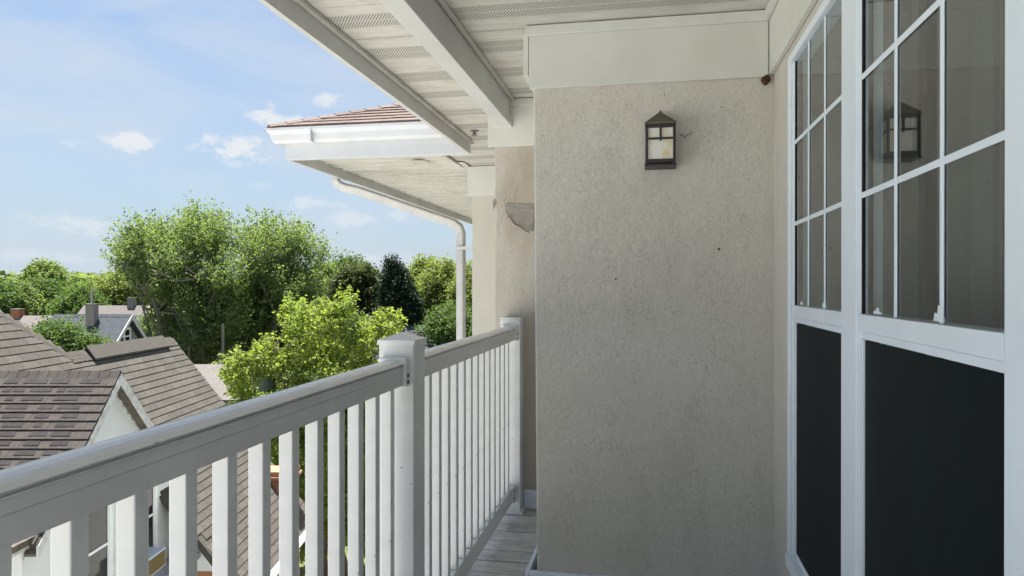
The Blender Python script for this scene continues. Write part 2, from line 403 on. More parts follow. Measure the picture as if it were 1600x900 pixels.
# ================================================================ APARTMENT BUILDING (the one the balcony belongs to)
BO = (0.5, 4.0, GZ)
apt = thing('apartment_building', 'cream stucco apartment building around the balcony with white soffit, beam and tall windows', 'building', BO)
ZS = 1.11                      # underside of the soffit
DK = -1.32                     # deck level
YB = 4.24                      # wall behind the railing end
YK = 3.077                     # face of the projecting pier with the lantern
XW = .50                       # window wall
def bx(name, m, x0, x1, y0, y1, z0, z1, bevel=0, parent=None, label=None):
    o = MB().box(x0, x1, y0, y1, z0, z1)
    return o.build(name, m, parent or apt, BO, bevel, label)
# lantern pier, slightly out of plumb as in the photograph
mb = MB()
mb.poly([(-.460, YK, -2.2), (.520, YK, -2.2), (.520, YB + .3, -2.2), (-.460, YB + .3, -2.2),
         (-.486, YK, ZS), (.505, YK, ZS), (.505, YB + .3, ZS), (-.486, YB + .3, ZS)],
        [(0, 1, 5, 4), (1, 2, 6, 5), (2, 3, 7, 6), (3, 0, 4, 7), (4, 5, 6, 7), (0, 3, 2, 1)])
mb.build('stucco_wall', M_['stucco'], apt, BO, .006, 'lantern wall in sand coloured stucco with dark scratches')
bx('stucco_wall', M_['stucco_old'], -.902, -.30, YB, YB + 2.6, GZ, ZS, .006, label='brown stained stucco wall with a broken patch behind the rail end')
# window wall: pieces round the windows
WIN = [(1.982, 2.63), (1.120, 1.839), (.258, .977)]
bx('stucco_wall', M_['stucco'], XW, XW + .25, 2.70, YK - .001, GZ, ZS, label='narrow stucco strip beside the window')
bx('stucco_wall', M_['stucco'], XW, XW + .25, -.9, 2.6985, .80, ZS, label='stucco strip above the windows')
bx('stucco_wall', M_['stucco'], XW, XW + .25, -.9, 2.6985, GZ, -.96, label='stucco below the windows')
bx('stucco_wall', M_['stucco'], XW, XW + .25, -.9, .14, -.959, .799, label='stucco behind the viewer')
# frieze boards
bx('frieze_board', M_['trim'], -.500, .478, YK - .022, YK - .0015, .845, ZS - .03, .002)
bx('frieze_moulding', M_['trim'], -.512, .478, YK - .045, YK - .0235, ZS - .045, ZS - .004, .003)
bx('frieze_board', M_['trim'], XW - .020, XW - .0015, -.9, YK - .024, .852, ZS - .03, .002)
bx('frieze_moulding', M_['trim'], XW - .040, XW - .0215, -.9, YK - .047, ZS - .045, ZS - .004, .003)
bx('frieze_board', M_['trim'], -.938, -.487, YB - .024, YB - .0015, .832, ZS - .03, .002)
bx('frieze_moulding', M_['trim'], -.945, -.487, YB - .045, YB - .0255, ZS - .045, ZS - .004, .003)
bx('frieze_board', M_['trim'], -.524, -.502, YK - .022, YB - .046, .90, ZS - .03, .002, label='return of the frieze board')
# baseboards
bx('baseboard', M_['frame'], -.497, .498, YK - .026, YK - .001, DK + .003, -1.222, .003)
bx('baseboard', M_['frame'], -.516, -.4985, YK - .026, YB - .03, DK + .003, -1.222, .003)
bx('baseboard', M_['frame'], -.719, -.518, YB - .024, YB - .001, DK + .003, -1.205, .003)
# broken stucco patch on the back wall
def patch():
    rng = random.Random(3)
    pts = [(790, 322), (794, 317), (803, 320), (810, 318), (818, 320), (826, 318), (833, 319), (834, 330), (834, 342), (833, 352), (831, 359), (824, 362), (816, 358), (809, 354), (802, 349), (797, 341), (792, 336), (789, 329)]
    fine = []
    for i in range(len(pts)):
        (xa, ya), (xb, yb) = pts[i], pts[(i + 1) % len(pts)]
        for t in (0, .35, .7): fine.append((xa + (xb - xa) * t + rng.uniform(-1.2, 1.2), ya + (yb - ya) * t + rng.uniform(-1.0, 1.0)))
    P = [at_y(x, y, YB) for x, y in fine]
    for crk in ([(790, 322), (788, 314), (791, 306), (789, 298), (793, 288)], [(803, 319), (806, 308), (804, 301), (809, 292)], [(789, 330), (784, 336), (785, 345), (781, 352)], [(778, 322), (780, 338), (777, 352), (781, 370)]):
        C2 = [at_y(x + rng.uniform(-.6, .6), y, YB) for x, y in crk]
        MB().tube([(p.x, YB - .0005, p.z) for p in C2], [.0007, .0007, .0006, .0005, .0004][:len(C2)], 4).build('crack', M_['gap'], apt, BO)
    mb = MB(); mb.prism([(p.x, p.z) for p in P], 'y', YB - .0035, YB + .002)
    mb.build('bare_patch', M_['patch'], apt, BO, label='bare grey cement where the stucco has broken off')
    c = sum(P, Vector()) / len(P); mb = MB(); n = len(P)
    for i in range(n):
        a, b = P[i], P[(i + 1) % n]
        oa = a + (a - c).normalized() * rng.uniform(.003, .009); ob = b + (b - c).normalized() * rng.uniform(.003, .009)
        th = .014 if a.z < c.z - .01 else .005
        q = [(a.x, YB - th, a.z), (b.x, YB - th, b.z), (ob.x, YB - .0005, ob.z), (oa.x, YB - .0005, oa.z)]
        mb.face(q); mb.face([(a.x, YB - th, a.z), (b.x, YB - th, b.z), (b.x, YB - .001, b.z), (a.x, YB - .001, a.z)])
    mb.build('stucco_rim', M_['stucco_old'], apt, BO)
    mb = MB(); Q = [at_y(x, y, YB) for x, y in [(770, 314), (774, 310), (776, 318), (773, 324), (771, 328)]]
    mb.prism([(p.x, p.z) for p in Q], 'y', YB - .003, YB + .002); mb.build('bare_patch', M_['patch'], apt, BO, label='small chip at the wall edge')
patch()
# small marks on the lantern wall
def mark(px, py, r, squig=False):
    c = at_y(px, py, YK - .001); mb = MB()
    if squig:
        mb.tube([(c.x - .015, YK - .003, c.z), (c.x - .007, YK - .003, c.z + .004), (c.x, YK - .003, c.z - .003), (c.x + .005, YK - .003, c.z - .008), (c.x + .016, YK - .003, c.z + .004), (c.x + .022, YK - .003, c.z + .002), (c.x + .034, YK - .003, c.z + .014)], .0014, 4)
        mb.build('dried_tendril', M_['gap'], apt, BO)
    else:
        pts = [(c.x + math.cos(k * .7) * r * random.uniform(.6, 1.1), c.z + math.sin(k * .7) * r * random.uniform(.6, 1.1)) for k in range(9)]
        mb.prism(pts, 'y', YK - .004, YK); mb.build('mud_spot', M_['nest'], apt, BO)
mark(1068, 212, 0, True)
for s in [(1123, 389, .0065), (962, 436, .0055), (1127, 168, .003), (1038, 148, .003), (1170, 280, .003), (1003, 420, .002), (905, 300, .0025), (1060, 640, .0025), (1180, 560, .003)]: mark(*s)

# ---- eave: soffit panels, fascia, beam
XF = -1.332
YE = 5.36
bx('fascia', M_['white'], XF - .024, XF, -.9, 2.44, 1.010, 1.235, .002)
bx('fascia', M_['white'], XF - .026, XF + .0015, 2.441, YE - .03, 1.008, 1.235, .002)
bx('fascia_trim', M_['soffit'], XF + .0025, XF + .026, -.9, YE - .03, ZS - .022, ZS - .002, .002)
def soffit_panel(x0, x1, y, w=.40, mats=None, perf=True):
    """one sheet: V-grooves 7 mm deep between flat strips; two strips perforated"""
    mb = MB(); strips = [(.004, .100, 0), (.108, .180, 1), (.188, .262, 1), (.270, .330, 0), (.338, .397, 0)]
    s = w / .40
    z = ZS
    prev = y
    for a, b, mi in strips:
        a, b = y + a * s, y + b * s
        mb.face([(x0, prev, z), (x1, prev, z), (x1, (prev + a) / 2, z + .007), (x0, (prev + a) / 2, z + .007)])
        mb.face([(x0, (prev + a) / 2, z + .007), (x1, (prev + a) / 2, z + .007), (x1, a, z), (x0, a, z)])
        mb.face([(x0, a, z), (x1, a, z), (x1, b, z), (x0, b, z)], mi if perf else 0); prev = b
    e = y + w
    mb.face([(x0, prev, z), (x1, prev, z), (x1, e, z + .010), (x0, e, z + .010)])
    mb.face([(x0, y, z), (x1, y, z), (x1, y, z + .012), (x0, y, z + .012)])
    mb.face([(x0, y, z + .014), (x1, y, z + .014), (x1, e, z + .014), (x0, e, z + .014)])
    return mb.build('soffit_panel', [M_['soffit'], M_['perf']], apt, BO)
y = -.90; k = 0
while y < 6.45:
    w = min(.40, 6.49 - y)
    xr = XW - .002 if y + w <= YK - .02 else (-.488 if y + w < YB - .02 else -.905)
    if y < YK - .02 < y + w: # split where the pier starts
        wa = YK - .02 - y; soffit_panel(XF + .002, XW - .002, y, wa, perf=wa > .1); soffit_panel(XF + .002, -.50, y + wa, w - wa); y += w; continue
    if y < YB - .02 < y + w:
        wa = YB - .02 - y; soffit_panel(XF + .002, -.50, y, wa, perf=wa > .1); soffit_panel(XF + .002, -.905, y + wa, w - wa, perf=w - wa > .1); y += w; continue
    xl = XF + .002 if y < YE - .2 else -1.66
    soffit_panel(xl, xr, y, w); y += w
# beam over the railing
bx('beam', M_['white'], -.882, -.796, -.9, 2.600, .951, ZS - .001, .003)
bx('beam', M_['white'], -.880, -.798, 2.603, YB - .047, .953, ZS - .001, .003, label='far length of the beam ending at the frieze board')
bx('beam_shoe', M_['trim'], -.888, -.790, YB - .0465, YB - .026, .940, 1.06, .003)
bx('beam_trim', M_['soffit'], -.7955, -.772, -.9, YB - .047, ZS - .016, ZS - .002, .002)
bx('beam_trim', M_['soffit'], -.906, -.8825, -.9, YB - .047, ZS - .016, ZS - .002, .002)
# round soffit vent beside the pier
def disc(name, c, r, m, h=.012, n=28, inner=None):
    mb = MB(); mb.tube([(c[0], c[1], c[2]), (c[0], c[1], c[2] - h * .5), (c[0], c[1], c[2] - h)], [r, r, r * .88], n); o = mb.build(name, m, apt, BO); return o
c = at_y(818, 117, 3.72); vx, vy = -.535, 3.70
v_ = disc('soffit_vent', (vx, vy, ZS - .001), .058, M_['soffit'])
mb = MB()
for i in range(9): mb.box(vx - .036 + i * .009, vx - .032 + i * .009, vy - .022, vy + .022, ZS - .0155, ZS - .0125)
mb.build('vent_slot', M_['gap'], v_, (0, 0, 0)).location = (0, 0, 0)
for ob in v_.children: ob.location = (-BO[0], -BO[1], -BO[2])
disc('soffit_vent', (-1.95, 6.05, ZS - .0255), .085, M_['soffit'], .014)
# roof over the balcony, its hidden outer edge widened to keep sun off the deck
mb = MB(); mb.prism([(-1.55, 1.235), (-1.55, 1.255), (4.0, 3.6), (4.0, 1.2), (.6, 1.2), (-1.33, 1.14)], 'y', -.9, YE + .2)
mb.build('roof', M_['asphalt_pink'], apt, BO)
bx('stucco_wall', M_['stucco'], .76, 6, -.9, 14, GZ, 1.19, label='main body of the building')

# ---- far wing with its own roof, gutter and downspout
bx('stucco_wall', M_['stucco_cream'], -1.600, .7, 6.52, 13, GZ, ZS + .02, .004, label='cream wall of the far wing in brighter light')
bx('frieze_board', M_['trim'], -1.635, -.9, 6.495, 6.519, .835, ZS - .004, .002)
bx('box_beam', M_['gutter'], -2.850, -1.335, YE, YE + .05, 1.010, 1.152, .003, label='white box beam on the face of the far wing')
bx('box_beam', M_['gutter'], -1.334, -.9, YE + .002, YE + .05, 1.112, 1.152, .003)
bx('fascia', M_['white'], -2.850, -2.822, YE + .051, 13, 1.010, 1.152, .002)
bx('fascia_trim', M_['soffit'], -1.700, -1.664, YE + .051, 6.494, ZS - .026, ZS - .003, .002)
yy = YE + .055
while yy < 12.9:
    w = min(.4, 13 - yy); mb = MB(); z = ZS - .012; x0, x1 = -2.82, (-1.70 if yy < 6.1 else -1.605)
    rb, rh = .022, .012           # ribs standing down from the flat sheet
    for i in range(2):
        a = yy + w * i / 2; b = a + w / 2 - rb
        mb.face([(x0, a, z), (x1, a, z), (x1, b, z), (x0, b, z)])
        mb.face([(x0, b, z), (x1, b, z), (x1, b + .003, z - rh), (x0, b + .003, z - rh)])
        mb.face([(x0, b + .003, z - rh), (x1, b + .003, z - rh), (x1, b + rb - .002, z - rh), (x0, b + rb - .002, z - rh)])
        mb.face([(x0, b + rb - .002, z - rh), (x1, b + rb - .002, z - rh), (x1, b + rb, z), (x0, b + rb, z)])
    mb.face([(x0, yy, z + .0205), (x1, yy, z + .0205), (x1, yy + w, z + .0205), (x0, yy + w, z + .0205)])
    mb.build('soffit_panel', M_['soffit'], apt, BO); yy += w
# gutter profile (K style) along the front and the side
gp = [(o_, z_ + .045) for o_, z_ in [(0, 1.085), (-.055, 1.085), (-.075, 1.105), (-.085, 1.150), (-.110, 1.180), (-.112, 1.200), (-.104, 1.200), (-.096, 1.182), (0, 1.175)]]
def gutter_front():
    mb = MB(); n = len(gp)
    def P(i, end):
        o, z = gp[i]
        if end == 0: return (-2.852 + o, YE - .002 + o, z)     # mitre at the corner
        return (-.9, YE - .002 + o, z)
    vs = [P(i, 0) for i in range(n)] + [P(i, 1) for i in range(n)]
    mb.poly(vs, [(i, (i + 1) % n, n + (i + 1) % n, n + i) for i in range(n)] + [tuple(range(n, 2 * n))])
    mb.build('gutter', M_['gutter'], apt, BO)
    mb = MB(); vs = [P(i, 0) for i in range(n)] + [(-2.852 + gp[i][0], 13, gp[i][1]) for i in range(n)]
    mb.poly(vs, [(i, (i + 1) % n, n + (i + 1) % n, n + i) for i in range(n)] + [tuple(range(n, 2 * n))])
    mb.build('gutter', M_['gutter'], apt, BO)
    # soffit lip between gutter and box beam
    bx('gutter_joint', M_['gutter'], -2.585, -2.577, YE - .1165, YE - .004, 1.128, 1.2475)
    bx('subfascia', M_['dirtyboard'], -2.846, -.9, YE + .004, YE + .045, 1.153, 1.235)
gutter_front()
# hip roof of the wing
hx, hy, hz = -2.955, YE - .105, 1.250; pit = .42; run = 3.4
mb = MB(); A = (hx, hy, hz); B = (.6, hy, hz); C_ = (hx + run, hy + run, hz + pit * run); D = (hx, 13, hz); E = (.6, hy + run, hz + pit * run)
mb.face([A, B, E, C_]); mb.face([A, C_, (hx + run, 13, hz + pit * run), D])
mb.face([(A[0], A[1], A[2] - .02), (B[0], B[1], B[2] - .02), (.6, 13, A[2] - .02), (D[0], D[1], D[2] - .02)])
mb.face([A, (A[0], A[1], A[2] - .02), (B[0], B[1], B[2] - .02), B]); mb.face([A, D, (D[0], D[1], D[2] - .02), (A[0], A[1], A[2] - .02)])
wing_roof = mb.build('roof', M_['asphalt_pink'], apt, BO, label='pinkish brown shingle hip roof of the far wing')

# ---- shingle layer: courses of separate tabs on a plane
TAB = {}
def tab_mesh(mname, w, ex, th, tone=None):
    key = (mname, round(w, 3), ex)
    if key in TAB: return TAB[key]
    mb = MB(); o = ex * 1.35
    # x along the course, y up slope, z out of the roof; the butt end stands proud
    vs = [(0, 0, 0), (w, 0, 0), (w, 0, th), (0, 0, th), (0, o, 0), (w, o, 0), (w, o, .0012), (0, o, .0012)]
    mb.poly(vs, [(0, 1, 2, 3), (3, 2, 6, 7), (0, 3, 7, 4), (1, 5, 6, 2)])
    TAB[key] = mb.mesh('shingle', M_[mname]); return TAB[key]
def shingle_plane(parent, Mx, rows, arange, mats, tabw, ex=.14, th=.012, limit=300, name='shingle'):
    """Mx: matrix roof-plane -> parent space (x along course, y up slope, z normal). arange(b) -> (a0,a1)"""
    items = []
    MW = parent.matrix_world if False else None
    for r in range(rows[0], rows[1]):
        b = r * ex
        rg = arange(b)
        if not rg: continue
        a0, a1 = rg; a = a0 - random.uniform(0, tabw)
        while a < a1:
            w = tabw * random.choice((1, 1, .8, 1.2)) - .004
            s, e = max(a, a0), min(a + w, a1)
            if e - s > .03:
                items.append((s, e, b, random.choice(mats)))
            a += w + .004
    return items
def place_tabs(parent, PW, Mx, items, ex, th, limit):
    """PW: world matrix of the parent"""
    big = []; rest = []
    for it in items:
        p = PW @ Mx @ Vector(((it[0] + it[1]) / 2, it[2] + ex / 2, 0)); q = topx(p)
        vis = q and -20 < q[0] < 1620 and -20 < q[1] < 920
        d = p.length
        (big if vis else rest).append((d, it))
    big.sort(key=lambda t: t[0]); rest += big[limit:]; big = big[:limit]
    for d, (s, e, b, mn) in big:
        o = link('shingle', tab_mesh(mn, .3, ex, th), parent)
        o.matrix_local = Mx @ Matrix.Translation((s, b, random.uniform(0, .002))) @ Matrix.Rotation(random.uniform(-.006, .006), 4, 'Z') @ Matrix.Diagonal(((e - s) / .3, 1, 1, 1))
    if rest:
        groups = {}
        for d, it in rest: groups.setdefault(it[3], []).append(it)
        mb = MB(); names = list(groups)
        for gi, mn in enumerate(names):
            for (s, e, b, _) in groups[mn]:
                oo = ex * 1.35; jz = random.uniform(0, .002)
                vs = [(s, b, 0), (e, b, 0), (e, b, th + jz), (s, b, th + jz), (s, b + oo, .001), (e, b + oo, .001)]
                vs = [Mx @ Vector(v) for v in vs]; mb.poly(vs, [(0, 1, 2, 3), (3, 2, 5, 4)], gi)
        me = bpy.data.meshes.new('shingle_field'); me.from_pydata(mb.v, [], mb.f)
        for mn in names: me.materials.append(M_[mn])
        me.polygons.foreach_set('material_index', mb.m)
        o = link('shingle_field', me, parent); o['kind'] = 'stuff'
# wing roof front plane: x along +X, y up slope
L1 = math.hypot(1, pit)
Mx = Matrix(((1, 0, 0, hx - BO[0]), (0, 1 / L1, -pit / L1, hy - BO[1]), (0, pit / L1, 1 / L1, hz - BO[2]), (0, 0, 0, 1)))
PW = Matrix.Translation(BO)
its = shingle_plane(wing_roof, Mx, (0, 22), lambda b: (b / L1 + .02, 3.4), ['asphalt_pink'], .30, .14)
place_tabs(wing_roof, PW, Mx, its, .14, .013, 60)
# hip caps
hd = Vector((1, 1, pit)).normalized(); start = Vector((hx, hy, hz))
for i in range(22):
    p = start + hd * (i * .14 + .01); mb = MB()
    s1 = Vector((1, -1, 0)).normalized()
    t = [(-.085, -.020), (0, .012), (.085, -.020)]
    def q(off, du, zz): return p + hd * off + s1 * du + Vector((0, 0, zz))
    a = [q(0, du, zz + .012) for du, zz in t]; b = [q(.19, du, zz + .004) for du, zz in t]; lo = [q(0, du, zz - .004) for du, zz in t]
    mb.poly(a + b + lo, [(0, 1, 4, 3), (1, 2, 5, 4), (0, 6, 7, 1), (1, 7, 8, 2)])
    o = mb.build('hip_cap', M_['asphalt_pink'], wing_roof, tuple(BO))
# downspout
XD, YD = -1.727, 6.60
pts = [(-2.905, 6.42, 1.09), (-2.905, 6.42, 1.00), (-2.885, 6.43, .965), (-2.83, 6.44, .935), (-2.70, 6.455, .905)]
pts += [(-2.70 + (XD + .16 + 2.70 - .28) * t, 6.455 + .13 * t, .905 - .295 * t) for t in (.33, .66, 1)]
e = pts[-1]
pts += [(e[0] + .06, e[1], e[2] - .022), (e[0] + .10, YD, e[2] - .055), (XD, YD, .50), (XD, YD, .42), (XD, YD, -2), (XD, YD, GZ + .1)]
mb = MB().tube(pts, .056, 4, flat=.75)
mb.build('downspout', M_['spout'], apt, BO, .012)
for z in (.34, -1.4, -4): bx('downspout_strap', M_['gutter'], XD - .05, -1.602, YD - .052, YD - .047, z, z + .03)

# ---- windows in the window wall
def window(y0, y1, idx):
    w = MB()
    # head, sill and jamb of the outer frame
    fx0, fx1 = XW - .016, XW + .045
    w.box(fx0, fx1, y0 - .035, y1 + .035, .774, .802)
    win = w.build('window', M_['frame'], apt, BO, .002, ['tall white window nearest the lantern wall', 'wide white window at the right of the view', 'window beside the viewer'][idx])
    K = lambda name, m, *a, **k: MB().box(*a).build(name, m, win, BO, k.get('bevel', .0015))
    def child(name, m, x0, x1, ya, yb, z0, z1, bevel=.0015):
        o = MB().box(x0, x1, ya, yb, z0, z1).build(name, m, win, BO, bevel); return o
    child('sill', M_['frame'], fx0 - .01, fx1, y0 - .035, y1 + .035, -.975, -.932)
    child('jamb', M_['frame'], XW - .005, fx1, y1 - .004, y1 + .034, -.931, .773)
    child('jamb', M_['frame'], XW - .005, fx1, y0 - .034, y0 + .004, -.931, .773)
    child('meeting_rail', M_['frame'], XW - .010, XW + .04, y0 + .005, y1 - .005, -.106, -.066)
    child('meeting_rail', M_['frame'], XW - .004, XW + .03, y0 + .005, y1 - .005, -.124, -.107)
    gx = XW + .001
    n = 3; mw = .007
    zs = [-.065, .2145, .494, .773]
    ys = [y0 + .005 + (y1 - y0 - .01) * i / n for i in range(n + 1)]
    for i in range(n):
        for j in range(3):
            mb = MB(); x = gx + .0005 * 0; a, b, c_, d_ = ys[i], ys[i + 1], zs[j], zs[j + 1]
            mb.face([(x, a, c_), (x, b, c_), (x, b, d_), (x, a, d_)]); mb.build('pane', M_['glass'], win, BO)
    for i in (1, 2):
        child('muntin', M_['frame'], gx - .0045, gx - .001, ys[i] - mw, ys[i] + mw, -.065, .772)
    for z in zs[1:3]:
        for i in range(n):
            a = ys[i] + (mw + .0005 if i else 0); b = ys[i + 1] - (mw + .0005 if i < n - 1 else 0)
            child('muntin', M_['frame'], gx - .0043, gx - .0015, a, b, z - mw, z + mw)
    rg = random.Random(idx + 5)
    for (fy, wd, ht) in ((.36, .026, .022), (.84, .030, .011)):
        c0 = y1 - (y1 - y0) * (1 - fy); pts = [(c0 - wd, -.062), (c0 + wd, -.062), (c0 + wd * .8, -.062 + ht * rg.uniform(.3, .8)), (c0 + wd * .3, -.062 + ht * .6), (c0 + wd * .2, -.062 + ht * 1.3), (c0 - wd * .3, -.062 + ht * 1.2), (c0 - wd * .4, -.062 + ht * .5), (c0 - wd * .9, -.062 + ht * .4)]
        MB().prism(pts, 'x', gx - .0009, gx - .0003).build('tape_scrap', M_['frame'], win, BO)
    # dark glazing bead
    child('gasket', M_['gap'], gx - .0035, gx + .02, y1 - .0095, y1 - .005, -.065, .772, 0)
    # lower half: white screen frame and dark mesh
    child('screen_frame', M_['frame'], XW - .004, XW + .006, y1 - .020, y1 - .0105, -.925, -.126)
    child('screen_frame', M_['frame'], XW - .002, XW + .008, y0 + .0055, y0 + .015, -.925, -.126)
    child('screen_frame', M_['frame'], XW - .002, XW + .008, y0 + .0155, y1 - .0205, -.931, -.915)
    child('insect_screen', M_['screen'], XW + .001, XW + .003, y0 + .0155, y1 - .0205, -.9145, -.127, 0)
    child('sash_stile', M_['gap'], XW + .010, XW + .03, y1 - .03, y1 - .005, -.93, -.125, 0)
    # curtain in folds behind the glass
    mb = MB(); m = 60
    for i in range(m):
        ya = y0 + (y1 - y0) * i / m; yb = y0 + (y1 - y0) * (i + 1) / m
        xa = XW + .17 + .018 * math.sin(i * .9) + .008 * math.sin(i * 2.1); xb = XW + .17 + .018 * math.sin((i + 1) * .9) + .008 * math.sin((i + 1) * 2.1)
        mb.face([(xa, ya, -.9), (xb, yb, -.9), (xb, yb, .9), (xa, ya, .9)])
    mb.build('curtain', M_['curtain'], win, BO, smooth=False)
    for ob in list(win.children): pass
    return win
BOV = Vector(BO)
for i, (a, b) in enumerate(WIN):
    w = window(a, b, i)
    for ch in w.children: pass
# mullions between the windows, proud of the sashes
for a, b in ((1.843, 1.978), (.981, 1.116)):
    MB().box(XW - .013, XW + .045, a - .0, b + .0, -.931, .7735).build('mullion', M_['frame'], apt, BO, .003)
bx('casing', M_['frame'], XW - .014, XW + .045, 2.6665, 2.6990, -.976, .803, .003)
bx('casing', M_['frame'], XW - .014, XW + .045, .142, .222, -.976, .803, .003)
mb = MB().box(XW + .26, XW + .27, -.8, 3.0, -1, 1); mb.build('room_wall', M_['room'], apt, BO)

# ================================================================ DECK
deck = thing('balcony_deck', None, None, (-.2, 2, DK)); deck['kind'] = 'structure'
DO = (-.2, 2, DK)
yy = -.8; 
while yy < YB - .005:
    w = .1385; y1 = min(yy + w, YB - .004)
    MB().box(-.90, XW - .001, yy, y1 - .006, DK - .03, DK + random.uniform(-.0015, .0015)).build('deck_board', M_['deck'], deck, DO, .003); yy += .14
MB().box(-.89, XW - .001, -.8, YB - .002, DK - .30, DK - .035).build('joist_frame', M_['gap'], deck, DO)
MB().box(-.93, -.902, -.8, YB - .002, DK - .30, DK - .002).build('rim_board', M_['white'], deck, DO, .003)

# ================================================================ RAILING
RO = (-.78, 2.2, DK)
rail = thing('balcony_railing', 'white vinyl balcony railing with square balusters and a capped middle post', 'railing', RO)
XC = -.782
def rail_profile():
    cap = [(-.745, -.270), (-.745, -.2520), (-.7425, -.2505), (-.7425, -.2485), (-.7480, -.2478), (-.7480, -.2440), (-.7425, -.2433), (-.7425, -.2412), (-.7470, -.2385), (-.752, -.2355), (-.762, -.2315), (-.774, -.2290), (-.786, -.2285), (-.798, -.2305), (-.808, -.2345), (-.816, -.2405), (-.8195, -.2475), (-.8195, -.270)]
    low = [(-.7475, -.2705), (-.7475, -.310), (-.8165, -.310), (-.8165, -.2705)]
    return cap, low
cap, low = rail_profile()
for a, b in ((-.13, 2.162), (2.308, 4.095)):
    mb = MB().prism(cap, 'y', a, b); top = mb.build('top_rail', M_['vinyl_rail'], rail, RO)
    MB().prism(low, 'y', a, b).build('rail_skirt', M_['vinyl_rail'], top, RO, .0015)
    br = MB().box(-.764, -.800, a, b, -1.245, -1.160).build('bottom_rail', M_['vinyl'], rail, RO, .002)
bal = MB().box(-.0165, .0165, -.0165, .0165, -.8495, 0).mesh('baluster', M_['vinyl'])
def baluster(Y):
    o = link('baluster', bal, rail, (XC - RO[0], Y - RO[1], -.3105 - RO[2]))
    b = o.modifiers.new('bevel', 'BEVEL'); b.width = .0025; b.segments = 2
Y = .8655
ys = [Y + .1239 * i for i in range(-7, 11)]
for v in ys:
    if v < 2.15: baluster(v)
for i in range(14):
    v = 2.376 + .1239 * i
    if v < 4.06: baluster(v)
def post(y0, top, pyramid=True):
    p = MB().box(-.839, -.723, y0, y0 + .116, DK + .001, top).build('post', M_['vinyl'], rail, RO, .004)
    x0, x1, a, b = -.8435, -.7185, y0 - .0045, y0 + .1205
    mb = MB()
    if pyramid:
        pk = ((x0 + x1) / 2, (a + b) / 2, top + .034); z0, z1 = top - .004, top + .011
        v = [(x0, a, z0), (x1, a, z0), (x1, b, z0), (x0, b, z0), (x0, a, z1), (x1, a, z1), (x1, b, z1), (x0, b, z1), pk]
        mb.poly(v, [(0, 1, 5, 4), (1, 2, 6, 5), (2, 3, 7, 6), (3, 0, 4, 7), (4, 5, 8), (5, 6, 8), (6, 7, 8), (7, 4, 8), (3, 2, 1, 0)])
    else:
        mb.box(x0 + .004, x1 - .004, y0 - .003, y0 + .112, top + .0005, top + .008)
    mb.build('post_cap', M_['vinyl'], p, RO, .0015)
    MB().box(-.855, -.705, y0 - .014, y0 + (.13 if pyramid else .114), DK + .001, DK + .018).build('post_skirt', M_['vinyl'], p, RO, .003)
post(2.178, -.182); post(4.110, -.192, False); post(-.25, -.182)
def bracket(y0, y1, z0, z1, screws, x0=-.828, x1=-.737):
    b = MB().box(x0, x1, y0, y1, z0, z1).build('bracket', M_['vinyl'], rail, RO, .003)
    for z in screws:
        MB().tube([(x1 - .001, (y0 + y1) / 2, z), (x1 + .0035, (y0 + y1) / 2, z)], .006, 10).build('screw', M_['screw'], b, RO)
bracket(2.1435, 2.1775, -.3135, -.2245, (-.279, -.300)); bracket(4.071, 4.1095, -.3135, -.2245, (-.275, -.300))
bracket(4.071, 4.1095, -1.250, -1.153, (-1.178, -1.222), -.806, -.756); bracket(2.2925, 2.320, -.3135, -.2245, (-.279, -.300))
bracket(2.155, 2.1775, -1.250, -1.153, (-1.178, -1.222), -.806, -.756)

